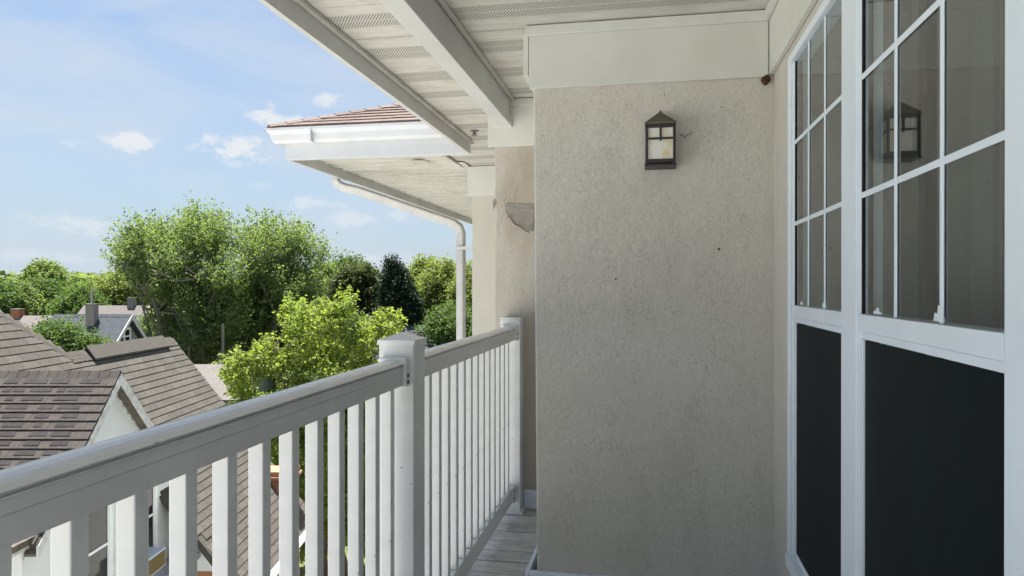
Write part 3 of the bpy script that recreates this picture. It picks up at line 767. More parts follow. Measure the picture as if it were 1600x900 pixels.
# ================================================================ WALL LANTERN
def lantern():
    cx, yf, yb = .050, YK - .115, YK - .004
    zt, zb = .652, .492; hw = .0595
    o_ = (cx, yb, zb)
    t = thing('wall_lantern', 'dark bronze wall lantern with pitched roof and cream glass on the stucco pier', 'lantern', o_)
    B = lambda n, m, *a, **k: MB().box(*a).build(n, m, t, o_, k.get('bevel', .001))
    B('back_plate', M_['bronze'], cx - .05, cx + .05, yb, yb + .003, zb + .01, zt - .005)
    for sx in (-1, 1):
        for ya in (yf, yb - .012):
            x = cx + sx * hw; x0, x1 = (x, x + .010) if sx < 0 else (x - .010, x)
            B('corner_bar', M_['bronze'], x0, x1, ya, ya + .010, zb, zt)
    fy0, fy1 = yf + .001, yf + .009
    B('front_bar', M_['bronze'], cx - hw + .0105, cx + hw - .0105, fy0, fy1, zt - .014, zt - .001)
    B('front_bar', M_['bronze'], cx - hw + .0105, cx + hw - .0105, fy0, fy1, zb + .004, zb + .019)
    B('front_bar', M_['bronze'], cx - hw + .0105, cx + hw - .0105, fy0, fy1, .590, .598)
    B('front_bar', M_['bronze'], cx - .004, cx + .004, fy0 - .001, fy1, .584, zt - .0145)
    for sx in (-1, 1):
        x = cx + sx * (hw - .005)
        for z0, z1 in ((zt - .013, zt - .001), (zb + .004, zb + .019), (.590, .598)):
            B('side_bar', M_['bronze'], x - .0035, x + .0035, yf + .0105, yb - .0125, z0, z1)
    gz0, gz1 = zb + .0195, zt - .0145
    B('glass_pane', M_['opal'], cx - hw + .0105, cx + hw - .0105, yf + .0095, yf + .012, gz0, gz1, bevel=0)
    for sx in (-1, 1):
        x = cx + sx * (hw - .010)
        B('glass_pane', M_['opal'], x - .0015, x + .0015, yf + .0125, yb - .0125, gz0, gz1, bevel=0)
    B('base', M_['bronze'], cx - hw - .003, cx + hw + .003, yf - .003, yb - .001, zb - .008, zb - .0005)
    mb = MB(); e = .008; z0 = zt + .0005
    x0, x1, a, b = cx - hw - e * .3, cx + hw + e * .3, yf - e * .3, yb
    pk = (cx, (a + b) / 2, zt + .062)
    v = [(x0, a, z0), (x1, a, z0), (x1, b, z0), (x0, b, z0), (x0, a, z0 + .006), (x1, a, z0 + .006), (x1, b, z0 + .006), (x0, b, z0 + .006), pk]
    mb.poly(v, [(0, 1, 5, 4), (1, 2, 6, 5), (2, 3, 7, 6), (3, 0, 4, 7), (4, 5, 8), (5, 6, 8), (6, 7, 8), (7, 4, 8), (3, 2, 1, 0)])
    mb.build('lantern_roof', M_['bronze_top'], t, o_, .001)
    MB().tube([(pk[0], pk[1], pk[2] - .006), (pk[0], pk[1], pk[2] + .002)], [.006, .003], 8).build('finial', M_['bronze'], t, o_)
lantern()

# ---- wasp nest in the corner, sprinkler under the eave
def lump(name, label, cat, c, r, m, seed=1):
    rng = random.Random(seed); me = bpy.data.meshes.new(name); import bmesh
    bm = bmesh.new(); bmesh.ops.create_icosphere(bm, subdivisions=3, radius=r)
    offs = [Vector((rng.gauss(0, 1), rng.gauss(0, 1), rng.gauss(0, 1))).normalized() for _ in range(9)]
    for v in bm.verts:
        n = v.co.normalized(); k = 1 + .45 * max((n.dot(o) ** 9 if n.dot(o) > 0 else 0) for o in offs) - .3 * rng.random()
        v.co *= k; v.co.x *= 1.2
    bm.to_mesh(me); bm.free(); me.materials.append(m)
    o = link(name, me, None, c); props(o, label, cat); return o
lump('wasp_nest', 'small dark brown mud wasp nest under the frieze corner', 'nest', (.468, YK - .018, .832), .017, M_['nest'])
sp = thing('sprinkler_head', 'small grey sprinkler head hanging from the soffit near the eave corner', 'sprinkler', (-1.215, 5.02, ZS))
MB().tube([(0, 0, 0), (0, 0, -.006), (0, 0, -.007)], [.030, .030, .012], 16).build('escutcheon', M_['metal'], sp)
MB().tube([(0, 0, -.0075), (0, 0, -.03), (0, 0, -.034), (0, 0, -.04)], [.012, .012, .022, .022], 12).build('deflector', M_['metal'], sp)

# ================================================================ NEAR HOUSE (u right, d forward, turned with the street)
def hthing(name, label, cat, u, d, z, group=None):
    w = rgt * u + fwd * d
    return thing(name, label, cat, (w.x, w.y, z), PSI, group), (u, d, z)
hs, HO = hthing('gabled_house', 'neighbouring house with white siding, small front gable and tan shingle roof', 'house', -6.5, 11, GZ)
HPW = Matrix.Translation(hs.location) @ ROT
UR, ZR, KS = -7.27, -1.138, 1.25          # main ridge u, z and slope of the tan plane
D2 = 15.5; DKNEE = 11.82; UE = -4.22
def zt_(u): return ZR - KS * (u - UR)
# main roof body: tan plane facing right, its twin facing left, taller part at the near left
hu, hdp = -.57, -.74
pk_u, pk_d = UR + 2.3 * hu, DKNEE + 2.3 * hdp
mb = MB(); t = .10
def plate(mb, pts, n, t):
    P = [Vector(p) for p in pts]; Q = [p - Vector(n).normalized() * t for p in P]; k = len(P)
    mb.poly(P + Q, [tuple(range(k)), tuple(range(2 * k - 1, k - 1, -1))] + [(i, k + i, k + (i + 1) % k, (i + 1) % k) for i in range(k)])
nrm = (KS, 0, 1)
plate(mb, [(-5.60, 6, zt_(-5.60)), (-5.60, 11.45, zt_(-5.60)), (UE, 11.45, zt_(UE)), (UE, D2, zt_(UE)), (UR, D2, ZR), (UR, DKNEE, ZR), (pk_u, pk_d, zt_(pk_u)), (pk_u, 6, zt_(pk_u))], nrm, t)
tan = mb.build('roof', M_['tan'], hs, HO, label='tan shingle slope with a ridge vent')
mb = MB()
plate(mb, [(UR, DKNEE, ZR), (UR, D2, ZR), (UR - 3, D2, ZR - 3 * KS), (UR - 3, DKNEE, ZR - 3 * KS)], (-KS, 0, 1), t)
plate(mb, [(pk_u, pk_d, zt_(pk_u)), (UR, DKNEE, ZR), (UR - 3, DKNEE + .2, ZR - 2.4), (pk_u - 3, pk_d + 1.2, zt_(pk_u) - 2)], (-.3, 1, 1), t)
mb.build('roof', M_['tan'], hs, HO, label='far slope of the tan roof')
S = math.hypot(1, KS)
# plane coords: x along -d (so that right handed with normal), y up slope
Mt = Matrix(((0, -1 / S, KS / S, UE - HO[0]), (1, 0, 0, 4 - HO[1]), (0, KS / S, 1 / S, zt_(UE) - HO[2]), (0, 0, 0, 1)))
bl_ridge = (UE - UR) * S
GU, GD, GZR = -5.41, 10.0, -1.195         # small gable: rake plane, ridge d, ridge z
def tan_range(b):
    u = UE - b / S; z = zt_(u)
    a1 = D2 - 4 + .0
    if b > bl_ridge - .16:
        tt = (UR - u) / (-hu) if u < UR else 0
        a1 = DKNEE + tt * hdp - 4 + .02
        if b > bl_ridge + 1.55: return None
        if b <= bl_ridge - .02: a1 = D2 - 4
    return (4.6, a1)
its = shingle_plane(tan, Mt, (0, int((bl_ridge + 1.5) / .14)), tan_range, ['tan'], .30)
# leave out tabs that lie under the small gable
def under_gable(it):
    u = UE - it[2] / S; d = 4 + (it[0] + it[1]) / 2
    return zt_(u) < GZR - abs(d - GD) - .02 and u < GU and d > GD - 3
its = [i for i in its if not under_gable(i)]
vis = [i for i in its if 4 + i[0] > 7.0 and (UE - i[2] / S < -5.66 or 4 + i[0] > 11.44)]
place_tabs(tan, HPW, Mt, vis, .14, .014, 180)
# ridge caps and hip caps
def caps(parent, p0, p1, side, nn, m, off, w=.13, ex=.14, drop=.07):
    p0 = Vector(p0); p1 = Vector(p1); d = (p1 - p0); L = d.length; d.normalize(); s = Vector(side).normalized()
    for i in range(int(L / ex)):
        p = p0 + d * (i * ex); mb = MB(); up = Vector((0, 0, 1))
        a = [p + s * k * w + up * (h + .010) for k, h in ((-1, -drop), (0, .02), (1, -drop))]
        b = [q + d * (ex * 1.35) - up * .012 for q in a]; lo = [q - up * .016 for q in a]
        mb.poly(a + b + lo, [(0, 1, 4, 3), (1, 2, 5, 4), (0, 6, 7, 1), (1, 7, 8, 2)]); mb.build(nn, m, parent, off)
caps(tan, (UR, D2, ZR), (UR, DKNEE, ZR), (1, 0, 0), 'ridge_cap', M_['tan'], HO, .12, .14, .12)
caps(tan, (UR, DKNEE, ZR), (pk_u, pk_d, zt_(pk_u)), (.8, -.1, -.75), 'hip_cap', M_['tan'], HO, .13, .14, .02)
# ridge vent: raised strip with its dark slot
mb = MB(); v0, v1 = 12.35, 15.05
vp = [(-.16, -.13), (0, .085), (.16, -.13), (.145, -.165), (0, .03), (-.145, -.165)]
mb.prism([(UR + x, ZR + z + .03) for x, z in vp], 'y', v0, v1)
rv = mb.build('ridge_vent', M_['tan'], tan, HO, .004)
MB().prism([(UR + .118, ZR - .10), (UR + .150, ZR - .135), (UR + .135, ZR - .175), (UR + .10, ZR - .14)], 'y', v0 + .02, v1 - .02).build('vent_gap', M_['gap'], tan, HO)
# small gable roof: near slope (weathered, towards the viewer) and far slope
GL = -11.0; EV = 1.76
mb = MB(); plate(mb, [(GL, GD - EV, GZR - EV), (GU, GD - EV, GZR - EV), (GU, GD, GZR), (GL, GD, GZR)], (0, -1, 1), .07)
dark = mb.build('roof', M_['darkroof'], hs, HO, label='dark weathered slope of the small gable')
mb = MB(); plate(mb, [(GL, GD, GZR), (GU, GD, GZR), (GU, GD + EV, GZR - EV), (GL, GD + EV, GZR - EV)], (0, 1, 1), .07)
mb.build('roof', M_['darkroof'], hs, HO, label='hidden slope of the small gable')
q = math.sqrt(.5)
Mg = Matrix(((1, 0, 0, GL - HO[0]), (0, q, -q, GD - EV - HO[1]), (0, q, q, GZR - EV - HO[2]), (0, 0, 0, 1)))
its = shingle_plane(dark, Mg, (0, 17), lambda b: (2.6, GU - GL), ['darkroof'], .24)
place_tabs(dark, HPW, Mg, its, .14, .024, 120)
# laminated second layer: charcoal tabs showing beneath the brown ones
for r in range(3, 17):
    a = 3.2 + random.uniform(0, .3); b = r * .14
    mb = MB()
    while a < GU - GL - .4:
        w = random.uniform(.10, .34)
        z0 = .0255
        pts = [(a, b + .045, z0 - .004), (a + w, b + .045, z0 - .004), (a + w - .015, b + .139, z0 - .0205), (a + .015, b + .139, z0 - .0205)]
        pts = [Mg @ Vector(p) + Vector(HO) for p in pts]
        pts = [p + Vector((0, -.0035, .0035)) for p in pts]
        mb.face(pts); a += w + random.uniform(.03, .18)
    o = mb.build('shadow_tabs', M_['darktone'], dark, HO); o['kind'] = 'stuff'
caps(dark, (GU, GD, GZR), (GL, GD, GZR), (0, 1, 0), 'ridge_cap', M_['darkroof'], HO, .11, .14, .11)
# rake boards and soffit of the small gable
for s in (-1, 1):
    def rk(name, m, u0, u1, zo0, zo1, lab=None):
        mb = MB(); a = (GD, GZR); b = (GD + s * EV, GZR - EV)
        poly = [(a[0], a[1] + zo1), (b[0], b[1] + zo1), (b[0], b[1] + zo0), (a[0], a[1] + zo0)]
        mb.prism(poly, 'x', u0, u1); return mb.build(name, m, hs, HO, .003)
    rk('rake_board', M_['housetrim'], GU - .018, GU + .012, -.155, -.012)
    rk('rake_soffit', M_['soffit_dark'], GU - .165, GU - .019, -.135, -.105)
    rk('rake_moulding', M_['housetrim'], GU - .185, GU - .166, -.185, -.105)
UW = -5.585
# siding boards on the gable wall
zz = -8.0 + .2
rows = []
while zz < GZR - .2:
    rows.append(zz); zz += .118
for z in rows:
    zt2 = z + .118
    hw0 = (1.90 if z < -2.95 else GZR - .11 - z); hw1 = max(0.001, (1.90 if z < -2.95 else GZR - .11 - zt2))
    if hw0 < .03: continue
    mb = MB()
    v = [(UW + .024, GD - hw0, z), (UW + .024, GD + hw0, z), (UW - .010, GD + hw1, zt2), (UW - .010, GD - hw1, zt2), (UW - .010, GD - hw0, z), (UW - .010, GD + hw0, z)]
    mb.poly(v, [(0, 1, 2, 3)]); mb.poly(v, [(0, 4, 5, 1)], 1); mb.build('siding_board', [M_['siding'], M_['bluehouse_wall']], hs, HO)  # grey undersides paint in a shadow line below each board
mb = MB(); mb.prism([(GD - 1.89, GZ), (GD + 1.89, GZ), (GD + 1.89, -2.95), (GD + 1.63, -2.95), (GD, GZR - .15), (GD - 1.63, -2.95), (GD - 1.89, -2.95)], 'x', -9.5, UW - .014)
mb.build('wall', M_['siding'], hs, HO)
B = lambda n, m, *a, **k: MB().box(*a).build(n, m, k.get('parent', hs), HO, k.get('bevel', .003))
B('corner_board', M_['siding'], UW - .1, UW + .024, GD - 1.955, GD - 1.895, GZ, -3.02)
B('corner_board', M_['siding'], UW - .1, UW + .024, GD + 1.895, GD + 1.955, GZ, -3.02)
B('corner_board', M_['siding'], UW - .004, UW + .026, GD - 1.892, GD - 1.80, GZ, -2.98)
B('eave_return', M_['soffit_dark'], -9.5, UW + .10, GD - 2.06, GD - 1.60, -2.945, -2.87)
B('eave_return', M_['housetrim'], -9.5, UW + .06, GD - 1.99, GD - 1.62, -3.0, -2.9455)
def hwin(d0, d1, z0, z1):
    w = MB(); t = .07
    w.box(UW + .0275, UW + .060, d0 - t, d1 + t, z1, z1 + t); w.box(UW + .0275, UW + .075, d0 - t, d1 + t, z0 - t, z0)
    w.box(UW + .0275, UW + .060, d0 - t, d0, z0, z1); w.box(UW + .0275, UW + .060, d1, d1 + t, z0, z1)
    w = w.build('window', M_['siding'], hs, HO, .003)
    zm = (z0 + z1) / 2
    MB().box(UW + .0276, UW + .034, d0 + .001, d1 - .001, z0 + .001, z1 - .001).build('pane', M_['glassdark'], w, HO)
    MB().box(UW + .0345, UW + .046, d0 + .001, d1 - .001, zm - .018, zm + .018).build('meeting_rail', M_['siding'], w, HO)
    for a, b in ((d0 + .001, d0 + .03), (d1 - .03, d1 - .001)):
        MB().box(UW + .0345, UW + .044, a, b, z0 + .002, zm - .019).build('sash_stile', M_['siding'], w, HO)
        MB().box(UW + .0345, UW + .044, a, b, zm + .019, z1 - .002).build('sash_stile', M_['siding'], w, HO)
hwin(9.10, 9.94, -4.30, -2.75); hwin(10.35, 11.20, -4.02, -3.02)
B('ledge_board', M_['housetrim'], UW + .027, UW + .42, 10.2, 12.2, -4.50, -4.40)
# window air conditioner
ac, ao = hthing('air_conditioner', 'boxy window air conditioner with brown grille in the neighbouring house wall', 'air conditioner', -5.38, 10.6, -4.22)
MB().box(-5.52, -5.22, 10.30, 10.90, -4.2, -3.93).build('case', M_['ac_case'], ac, ao, .008)
MB().box(-5.2195, -5.212, 10.33, 10.87, -4.18, -3.955).build('grille', M_['ac_grille'], ac, ao, .002)
# main body, eave, gutter, brick wall under the tan slope
B('wall', M_['brickwall'], -9.8, -4.50, 12.0, D2 - .2, GZ, zt_(-4.5) - .13)
mb = MB(); mb.prism([(-4.50, zt_(-4.5) - .15), (-9.8, zt_(-4.5) - .15), (-7.27, ZR - .16)], 'y', 12.0, D2 - .2); mb.build('gable_wall', M_['siding'], hs, HO)
B('fascia', M_['siding'], UE - .02, UE + .004, 11.46, D2, zt_(UE) - .24, zt_(UE) - .02)
mb = MB(); mb.prism([(UE + .005, -5.06), (UE + .07, -5.06), (UE + .11, -4.95), (UE + .11, -4.935), (UE + .095, -4.935), (UE + .06, -5.04), (UE + .005, -5.04)], 'y', 11.46, D2 + .05)
mb.build('gutter', M_['siding'], hs, HO)
B('downspout', M_['capstone'] if 0 else M_['stucco_cream'], -4.44, -4.36, 13.9, 13.98, GZ, -5.06)
B('rake_board', M_['housetrim'], -4.5, -4.3, D2 - .02, D2 + .02, zt_(-4.3) - .25, zt_(-4.3) - .1)
# bricks of the wall that show between the balusters
bm_ = MB().box(0, .012, 0, .20, 0, .062).mesh('brick', M_['brickwall'])
for r in range(14):
    for c in range(17):
        d = 12.0 + c * .215 + (r % 2) * .107; z = -5.35 - r * .075
        if d > D2 - .42: continue
        o = link('brick', bm_, hs, (-4.499 - HO[0], d - HO[1], z - HO[2]))
# chimney
ch = MB().box(-5.10, -4.52, 14.80, 15.28, -4.9, -3.965).build('chimney', M_['mortar'], hs, HO, .003, 'orange brick chimney with terracotta cap')
MB().box(-5.17, -4.45, 14.73, 15.35, -3.964, -3.90).build('chimney_cap', M_['capstone'], ch, HO, .008)
MB().box(-5.13, -4.49, 14.77, 15.31, -3.899, -3.80).build('chimney_cap', M_['capstone'], ch, HO, .008)
bk = MB().box(0, .19, 0, .011, 0, .06).mesh('brick', M_['brick'])
bs = MB().box(0, .011, 0, .19, 0, .06).mesh('brick', M_['brick'])
for r in range(12):
    z = -4.035 - r * .072
    for c in range(3):
        link('brick', bk, ch, (-5.10 + c * .195 - HO[0] + (.0 if r % 2 else .003), 14.789 - HO[1], z - HO[2]))
    for c in range(2):
        link('brick', bs, ch, (-4.52 - HO[0], 14.81 + c * .24 - HO[1] + (.03 if r % 2 else 0), z - HO[2]))

# ================================================================ HOUSES FARTHER OFF
def far_house(name, label, cat, u0, u1, d0, d1, zr, eave, wallm, roofm, ridge='u', windows=(), hip=0, chim=()):
    t, o = hthing(name, label, cat, (u0 + u1) / 2, (d0 + d1) / 2, GZ)
    dm = (d0 + d1) / 2; h = zr - eave; ov = .35
    if hip:
        MB().box(u0, u1 - .001, d0, d1, GZ, eave - .12).build('wall', wallm, t, o)
        MB().prism([(d0, eave - .119), (d1, eave - .119), (dm, zr - .12)], 'x', u1 - .4, u1).build('gable_wall', wallm, t, o)
    else: MB().prism([(d0, GZ), (d1, GZ), (d1, eave), (dm, zr - .12), (d0, eave)], 'x', u0, u1).build('wall', wallm, t, o)
    sl = h / (dm - d0)
    mb = MB()
    plate(mb, [(u0 - ov + hip * 0, d0 - ov, eave - ov * sl), (u1 + ov, d0 - ov, eave - ov * sl), (u1 + ov, dm, zr), (u0 - ov + hip, dm, zr)], (0, -h, dm - d0), .10)
    mb.build('roof', roofm, t, o, label='slope facing the balcony')
    mb = MB(); plate(mb, [(u0 - ov + hip, dm, zr), (u1 + ov, dm, zr), (u1 + ov, d1 + ov, eave - ov * sl), (u0 - ov, d1 + ov, eave - ov * sl)], (0, h, dm - d0), .10)
    r2 = mb.build('roof', roofm, t, o)
    if hip:
        mb = MB(); plate(mb, [(u0 - ov, d1 + ov, eave - ov * sl), (u0 - ov, d0 - ov, eave - ov * sl), (u0 - ov + hip, dm, zr)], (-1, 0, 1), .1); mb.build('roof', roofm, t, o)
    for s in (-1, 1):
        mb = MB(); e = (dm - d0) + ov
        mb.prism([(dm, zr - .01), (dm + s * e, zr - .01 - e * sl), (dm + s * e, zr - .22 - e * sl), (dm, zr - .22)], 'x', u1 + ov + .001, u1 + ov + .04); mb.build('rake_board', M_['housetrim'], t, o)
    for (d_, w_, z0, z1) in windows:
        w = MB(); x0, x1 = u1 + .003, u1 + .05
        w.box(x0, x1, d_ - w_ - .09, d_ + w_ + .09, z1, z1 + .1); w.box(x0, x1 + .03, d_ - w_ - .09, d_ + w_ + .09, z0 - .1, z0)
        for k in (-w_ - .09, -.04, w_): w.box(x0, x1, d_ + k, d_ + k + .09, z0 + .001, z1 - .001)
        w = w.build('window', M_['siding'], t, o)
        MB().box(u1 + .002, u1 + .02, d_ - w_, d_ + w_, z0, z1).build('pane', M_['glassdark'], w, o)
        MB().box(u1 + .0205, u1 + .035, d_ - w_ + .001, d_ + w_ - .001, (z0 + z1) / 2 - .03, (z0 + z1) / 2 + .03).build('meeting_rail', M_['siding'], w, o)
    for (u, d, z0, z1, w_, m) in chim:
        c = MB().box(u - w_, u + w_, d - w_, d + w_, z0, z1).build('chimney', m, t, o)
        MB().box(u - w_ - .02, u + w_ + .02, d - w_ - .02, d + w_ + .02, z1 + .001, z1 + .06).build('chimney_cap', M_['mortar'], c, o)
    return t, o
bh, bo = far_house('grey_house', 'slate grey house with blue-grey shingle roof beyond the tan roof', 'house', -24.0, -18.75, 31.4, 38.6, -1.38, -4.5, M_['bluehouse_wall'], M_['bluehouse_roof'],
    windows=[(34.9, .5, -2.75, -2.12)], hip=2.2, chim=[(-20.1, 34.6, -1.9, -.90, .20, M_['mortar'])])
caps(bh, (-18.4, 35, -1.38), (-22.2, 35, -1.38), (0, 1, 0), 'ridge_cap', M_['bluehouse_roof'], bo, .15, .28, .12)
MB().tube([(-20.1, 34.6, -.83), (-20.1, 34.6, -.2)], .07, 8).build('flue_pipe', M_['metal'], bh, bo)
far_house('tan_roof_house', 'low house with pale tan roof and orange chimney left of the grey house', 'house', -38, -27.2, 39, 47, -1.75, -4.2, M_['bluehouse_wall'], M_['paleroof'],
    chim=[(-29.4, 43, -2, -1.40, .25, M_['brick'])])
far_house('pale_house', 'distant house with pale roof between the grey house and the big trees', 'house', -34.0, -29.4, 54, 62, -1.55, -4.6, M_['siding'], M_['paleroof'], windows=[(58, .6, -3.6, -2.7)], chim=[(-30.5, 58, -1.9, -1.0, .25, M_['mortar'])])
far_house('slate_cottage', 'distant cottage with slate roof tucked against the big trees', 'house', -31.5, -27.6, 52, 57, -2.2, -4.2, M_['siding'], M_['bluehouse_roof'])
far_house('low_garage', 'low garage with flat tan roof behind the lime green tree', 'garage', -17.5, -11.0, 28.5, 33.5, -3.35, -4.3, M_['bluehouse_wall'], M_['paleroof'])
far_house('back_shed', 'small grey building half hidden in the trees right of the dark evergreen', 'shed', -8.5, -5.2, 46, 51, -2.6, -4.4, M_['paleroof'], M_['bluehouse_roof'], windows=[(48.5, .5, -5.2, -4.4)])

pole, po = hthing('utility_pole', 'grey wooden utility pole standing under the big maples', 'pole', -16.2, 40.5, GZ)
MB().tube([(-16.2, 40.5, GZ), (-16.2, 40.5, -4), (-16.2, 40.5, -2.1)], [.10, .085, .075], 10).build('shaft', M_['greybark'], pole, po)
# ================================================================ TREES
def leaves_mesh(name, C, N_, size, m, elong=1.5, rng=RNG):
    """one rhombus leaf per point, oriented by random normals leaning to N_"""
    n = len(C); nr = rng.normal(size=(n, 3)) * .75 + N_; nr /= np.linalg.norm(nr, axis=1)[:, None]
    t = rng.normal(size=(n, 3)); t -= (t * nr).sum(1)[:, None] * nr; t /= np.linalg.norm(t, axis=1)[:, None]
    b = np.cross(nr, t); s = size * rng.uniform(.6, 1.3, (n, 1))
    v = np.empty((n, 4, 3)); v[:, 0] = C - t * s * elong * .5; v[:, 1] = C + b * s * .42; v[:, 2] = C + t * s * elong * .5; v[:, 3] = C - b * s * .42
    me = bpy.data.meshes.new(name); me.vertices.add(4 * n); me.vertices.foreach_set('co', v.reshape(-1).astype('f'))
    me.loops.add(4 * n); me.loops.foreach_set('vertex_index', np.arange(4 * n, dtype='i'))
    me.polygons.add(n); me.polygons.foreach_set('loop_start', np.arange(0, 4 * n, 4, dtype='i')); me.polygons.foreach_set('loop_total', np.full(n, 4, 'i'))
    me.update(); me.materials.append(m); return me
def tree(name, label, cat, u, d, blobs, leaf, nleaf, size, bark='bark', trunk=.3, twigs=900, twiglen=.9, up=.5, spread=.10, group=None, forks=1, dead=0, seed=1, fill=.25, base=None):
    """blobs: (u,d,z,ru,rd,rz) ellipsoids of crown in street space; every twig starts on a limb and carries leaves"""
    rng = np.random.default_rng(seed); rd = random.Random(seed)
    t, o = hthing(name, label, cat, u, d, GZ, group); O = np.array(o)
    bl = np.array(blobs, float); vol = bl[:, 3] * bl[:, 4] * bl[:, 5]; vol = vol ** .75; vol /= vol.sum()
    idx = rng.choice(len(bl), twigs, p=vol); B_ = bl[idx]
    dr = rng.normal(size=(twigs, 3)); dr /= np.linalg.norm(dr, axis=1)[:, None]
    inner = rng.random(twigs) < fill
    lo_ = .80 - .25 * (twiglen > 1.5)
    rad = np.where(inner, rng.uniform(.25, lo_, twigs), rng.uniform(lo_, .97, twigs)) * (1 + .12 * np.sin(dr[:, 0] * 7 + dr[:, 2] * 5 + idx) )
    P = B_[:, :3] + dr * B_[:, 3:] * rad[:, None]
    out = dr * .8 + np.array([0, 0, up]) + rng.normal(size=(twigs, 3)) * .25; out /= np.linalg.norm(out, axis=1)[:, None]
    k = nleaf // twigs
    s = rng.uniform(-.35, 1, (twigs, k, 1)) * twiglen * rng.uniform(.5, 1.25, (twigs, 1, 1))
    wid = spread * (1.4 - np.clip(s / twiglen, 0, 1))
    C = P[:, None, :] + out[:, None, :] * s + rng.normal(size=(twigs, k, 3)) * wid * np.array([1, 1, .7])
    Nn = np.repeat(out[:, None, :] * .3 + np.array([0, 0, .65]), k, 1)
    C = C.reshape(-1, 3) - O; Nn = Nn.reshape(-1, 3)
    link('crown', leaves_mesh('crown', C, Nn, size, LEAF[leaf], rng=rng), t)
    # trunk with limbs
    mb = MB(); top = bl[:, 2].max()
    stems = []
    for f in range(forks):
        a = f * 2.4 + seed; lean = 0 if forks == 1 else 1.0
        cx, cy = bl[f % len(bl)][0], bl[f % len(bl)][1]
        bu = u + math.cos(a) * .5 * (forks > 1); bd = d + math.sin(a) * .3 * (forks > 1)
        zb = GZ - .2; zt = bl[f % len(bl)][2] + bl[f % len(bl)][5] * .35; pts = []; rr = []
        for i in range(9):
            w = i / 8; pts.append((bu + (cx - bu) * w ** 1.4 * 1.0 + math.sin(w * 5 + f) * .30 * lean + math.sin(w * 13 + f * 2) * .10 * lean, bd + (cy - bd) * w ** 1.4, zb + (zt - zb) * w)); rr.append(trunk * (1 - .8 * w) / (1 if forks == 1 else 1.3))
        mb.tube([np.array(p) - O for p in pts], rr, 8); stems.append(pts)
    pick = rng.choice(twigs, min(twigs, 46 + 10 * forks), replace=False)
    for j in pick:
        e = P[j]; st = rd.choice(stems); cand = [p for p in st[2:] if p[2] < e[2] - .1] or st[2:4]; s0 = np.array(cand[-1] if rd.random() < .5 else rd.choice(cand))
        L_ = np.linalg.norm(e - s0); mid = (s0 + e) / 2 + np.array([0, 0, -.08 * L_]) + rng.normal(size=3) * .05 * L_
        q1 = s0 * .56 + mid * .44 ; q2 = mid * .5 + e * .5 + np.array([0, 0, .02 * L_])
        r0 = trunk * rd.uniform(.14, .3)
        mb.tube([s0 - O, q1 - O, mid - O, q2 - O, e - O], [r0, r0 * .8, r0 * .6, r0 * .4, r0 * .15], 5)
    mb.build('trunk', M_[bark], t, (0, 0, 0), smooth=True)
    if dead:
        mb = MB()
        for j in range(dead):
            b0 = bl[rd.randrange(len(bl))]; s0 = np.array([b0[0] + rd.uniform(-.5, .5) * b0[3], b0[1] - b0[4] * rd.uniform(.75, 1.0), b0[2] - b0[5] * rd.uniform(.1, .8)])
            for kk in range(7):
                e = s0 + np.array([rd.uniform(-1.5, 1.5), rd.uniform(-.9, .2), rd.uniform(-.3, 1.3)]); m1 = (s0 + e) / 2 + rng.normal(size=3) * .15
                mb.tube([s0 - O, m1 - O, e - O], [.035, .02, .006], 4)
        mb.build('dead_branch', M_['greybark'], t, (0, 0, 0))['kind'] = 'stuff'
    return t
def bw(px, py, d, rpx, rpy, rdep=None):
    """crown blob from its place in the street: centre, half width and half height"""
    return ((px - 800) / F * d, d, (447 - py) / F * d, rpx / F * d, rdep or rpx / F * d, rpy / F * d)
def lower(o, dy, k=1.0, cx=0):
    return [(cx + (x - cx) * k, y + dy) for x, y in o]
def lobes(outline, d, rmin, rmax, n, seed, dd=2.0, squash=.85):
    """many smaller crown lobes filling an outline (a polygon on the plane at depth d), at varied depths"""
    rg = random.Random(seed); xs = [p[0] for p in outline]; ys = [p[1] for p in outline]
    def inside(x, y):
        c = False; j = len(outline) - 1
        for i in range(len(outline)):
            (xi, yi), (xj, yj) = outline[i], outline[j]
            if (yi > y) != (yj > y) and x < (xj - xi) * (y - yi) / (yj - yi) + xi: c = not c
            j = i
        return c
    pts = []; tries = 0
    while len(pts) < n and tries < 9000:
        tries += 1; x = rg.uniform(min(xs), max(xs)); y = rg.uniform(min(ys), max(ys)); rr = rg.uniform(rmin, rmax)
        if not all(inside(x + rr * .85 * math.cos(a), y + rr * .85 * math.sin(a)) for a in (0, 1.57, 3.14, 4.71, .8, 2.4)): continue
        k = .95 - .45 * tries / 9000
        dep = rg.uniform(-dd, dd)
        if any(math.hypot(x - p[0], y - p[1]) + abs(dep - p[3]) / d * F * .5 < (rr + p[2]) * k for p in pts): continue
        pts.append((x, y, rr, dep))
    return [bw(x, y, d + dep, rr, rr * squash) for x, y, rr, dep in pts]
OUT_A = [(168, 385), (172, 352), (200, 330), (232, 322), (262, 326), (285, 303), (320, 298), (350, 308), (366, 330), (380, 380), (385, 470), (370, 560), (270, 560), (232, 505), (245, 460), (215, 430), (185, 410)]
OUT_B = [(372, 330), (400, 314), (428, 316), (446, 330), (476, 336), (492, 352), (518, 362), (524, 385), (505, 412), (520, 440), (512, 480), (480, 560), (370, 570), (360, 470), (365, 390)]
OUT_L = [(338, 590), (356, 560), (364, 528), (392, 494), (416, 496), (436, 530), (448, 540), (450, 492), (474, 464), (505, 470), (530, 466), (562, 474), (600, 488), (626, 512), (650, 580), (650, 760), (600, 880), (430, 880), (400, 720), (352, 640)]
D = 45
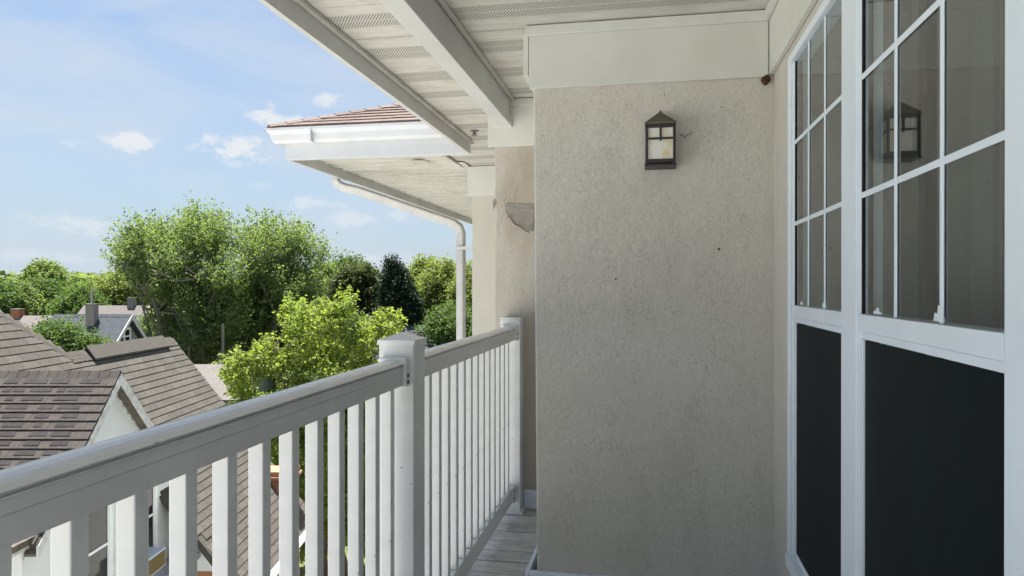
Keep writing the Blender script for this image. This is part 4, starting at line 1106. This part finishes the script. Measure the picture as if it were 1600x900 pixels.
tree('silver_maple', 'huge spreading green maple with feathery top, left half of the big pair', 'tree', -20.2, D, lobes(lower(OUT_A, 27, .93, 330), D, 16, 30, 36, 1, 2.6) + [bw(320, 500, D + 3, 60, 55)],
     'maple', 96000, .115, 'greybark', .42, 3600, 1.35, .9, .13, 'big maples beyond the roofs', forks=4, dead=6, seed=3, fill=.2)
tree('silver_maple', 'big green maple leaning against the right side of the feathery topped one', 'tree', -15.2, D + 2, lobes(lower(OUT_B, 27, .93, 360), D + 2, 16, 30, 32, 2, 2.6) + [bw(430, 500, D + 4, 60, 60)],
     'maple', 88000, .115, 'greybark', .40, 3400, 1.35, .9, .13, 'big maples beyond the roofs', forks=3, dead=6, seed=5, fill=.2)
D = 19.5
tree('lime_tree', 'bright yellow-green leafy tree just beyond the railing with two tops', 'tree', -5.0, D, lobes(OUT_L, D, 15, 28, 60, 3, .9, .95) + [bw(490, 760, D + .5, 80, 80)],
     'lime', 80000, .078, 'bark', .10, 3000, .40, 1.0, .075, forks=3, seed=8, fill=.3)
D = 26
tree('garden_tree', 'rounded fresh green shrub tree behind the tan hip roof', 'tree', -16.2, D, [bw(95, 545, D, 36, 34), bw(132, 556, D, 34, 20), bw(72, 532, D, 22, 18), bw(105, 580, D, 58, 34)], 'mid', 34000, .075, trunk=.12, twigs=1300, twiglen=.45, up=.6, spread=.12, seed=9, fill=.2)
D = 50
tree('dark_evergreen', 'tall dark evergreen right of the lime green tree', 'tree', -7.6, D, [bw(613, 414, D, 7, 14), bw(614, 426, D, 13, 18), bw(617, 445, D, 20, 26), bw(624, 468, D, 26, 34), bw(630, 500, D, 31, 40), bw(628, 550, D, 34, 40)], 'dark', 52000, .11, trunk=.2, twigs=2400, twiglen=.45, up=.2, spread=.16, seed=11, fill=.2)
D = 58
tree('olive_pine', 'dusky olive pine standing left of the tall dark evergreen', 'tree', -12.3, D, [bw(557, 445, D, 28, 26), bw(545, 470, D, 34, 34), bw(570, 490, D, 34, 40)], 'olive', 26000, .19, trunk=.22, twigs=1100, twiglen=.8, up=.2, spread=.2, seed=12)
SP = [  # px, py, d, rx, ry, leaf, label
    (545, 440, 66, 38, 34, 'mid', 'broad mid-green tree behind the olive pine'),
    (505, 450, 62, 30, 32, 'maple', 'mid-green tree showing beside the right edge of the big maples'),
    (690, 455, 60, 40, 46, 'pale', 'pale green airy tree right of the dark evergreen'),
    (735, 462, 52, 28, 42, 'pale', 'yellow-green tree behind the downspout'),
    (665, 440, 70, 26, 30, 'pale', 'pale tree top peeking over the evergreen shoulder'),
    (705, 515, 48, 40, 36, 'mid', 'low bushy green tree above the far railing'),
    (760, 470, 58, 26, 50, 'mid', 'tree mostly hidden by the far wing wall'),
    (75, 480, 75, 48, 40, 'mid', 'rounded bright green tree highest in the left treeline'),
    (28, 484, 72, 28, 36, 'maple', 'dark shaded tree left of the rounded bright one'),
    (-5, 472, 70, 26, 30, 'mid', 'green tree cut by the left edge of the view'),
    (125, 486, 68, 34, 34, 'mid', 'sunlit green tree right of the rounded bright one'),
    (70, 432, 95, 18, 14, 'maple', 'hazy tree top standing above the left treeline'),
    (195, 455, 80, 36, 32, 'pale', 'light green tree behind the chimney of the grey house'),
    (160, 470, 88, 30, 30, 'pale', 'yellow-green tree behind the roof of the grey house'),
    (235, 470, 90, 34, 26, 'olive', 'dull green tree above the pale distant roof'),
    (620, 520, 54, 44, 50, 'dark', 'dark low tree at the foot of the evergreen'),
    (530, 520, 56, 60, 40, 'maple', 'shaded green tree behind the lime green crown'),
    (250, 520, 50, 26, 30, 'maple', 'shaded shrub tree under the left edge of the big maples'),
    (480, 640, 33, 80, 80, 'maple', 'dark green garden tree behind the lime green crown, seen between balusters'),
    (610, 720, 27, 60, 120, 'olive', 'dark leafy garden tree behind the middle post'),
]
for i, (px, py, d, rx, ry, lf, lab) in enumerate(SP):
    rg = random.Random(i + 40)
    bl = [bw(px, py, d, rx * .8, ry * .8), bw(px - rx * .4, py + ry * .3, d, rx * .6, ry * .6), bw(px + rx * .45, py + ry * .25, d - 1, rx * .6, ry * .62), bw(px + rx * rg.uniform(-.2, .2), py - ry * .45, d, rx * .45, ry * .5), bw(px, py + ry * 1.0, d, rx, ry * .6)]
    n = 27000 if d > 40 else 34000
    tree('leafy_tree', lab, 'tree', (px - 800) / F * d, d, bl, lf, n, .0025 * d if d > 40 else .10, trunk=.2, twigs=700 if d > 40 else 1200, twiglen=.016 * d, up=.5, spread=.0045 * d, seed=60 + i, group='trees of the neighbourhood')
# far wood: a mass that reads as one, beyond the neighbourhood
def far_wood():
    rng = np.random.default_rng(5); n = 2600
    ang = rng.uniform(-1.3, .75, n); r = rng.uniform(120, 230, n)
    cu = np.sin(ang) * r; cd = np.cos(ang) * r; top = -8 + rng.uniform(6, 10.5, n)
    C = np.stack([cu, cd, top], 1)
    k = 55; dr = rng.normal(size=(n, k, 3)); dr /= np.linalg.norm(dr, axis=2)[..., None]; dr[..., 2] = np.abs(dr[..., 2]) * 1 - .2
    P = (C[:, None, :] + dr * np.array([3.2, 3.2, 2.6]) * rng.uniform(.8, 1.05, (n, k, 1)) - np.array([0, 0, 2.0])).reshape(-1, 3)
    W = P[:, :1] * np.array(rgt)[None] + P[:, 1:2] * np.array(fwd)[None]; W[:, 2] = P[:, 2]
    N_ = np.repeat(dr.reshape(-1, 3)[:, :], 1, 0) * .6 + np.array([0, 0, .5])
    o = link('far_wood', leaves_mesh('far_wood', W, N_, 1.1, LEAF['maple'], 1.1, rng)); props(o, 'low green wood along the horizon beyond the roofs', 'wood', kind='stuff')
far_wood()
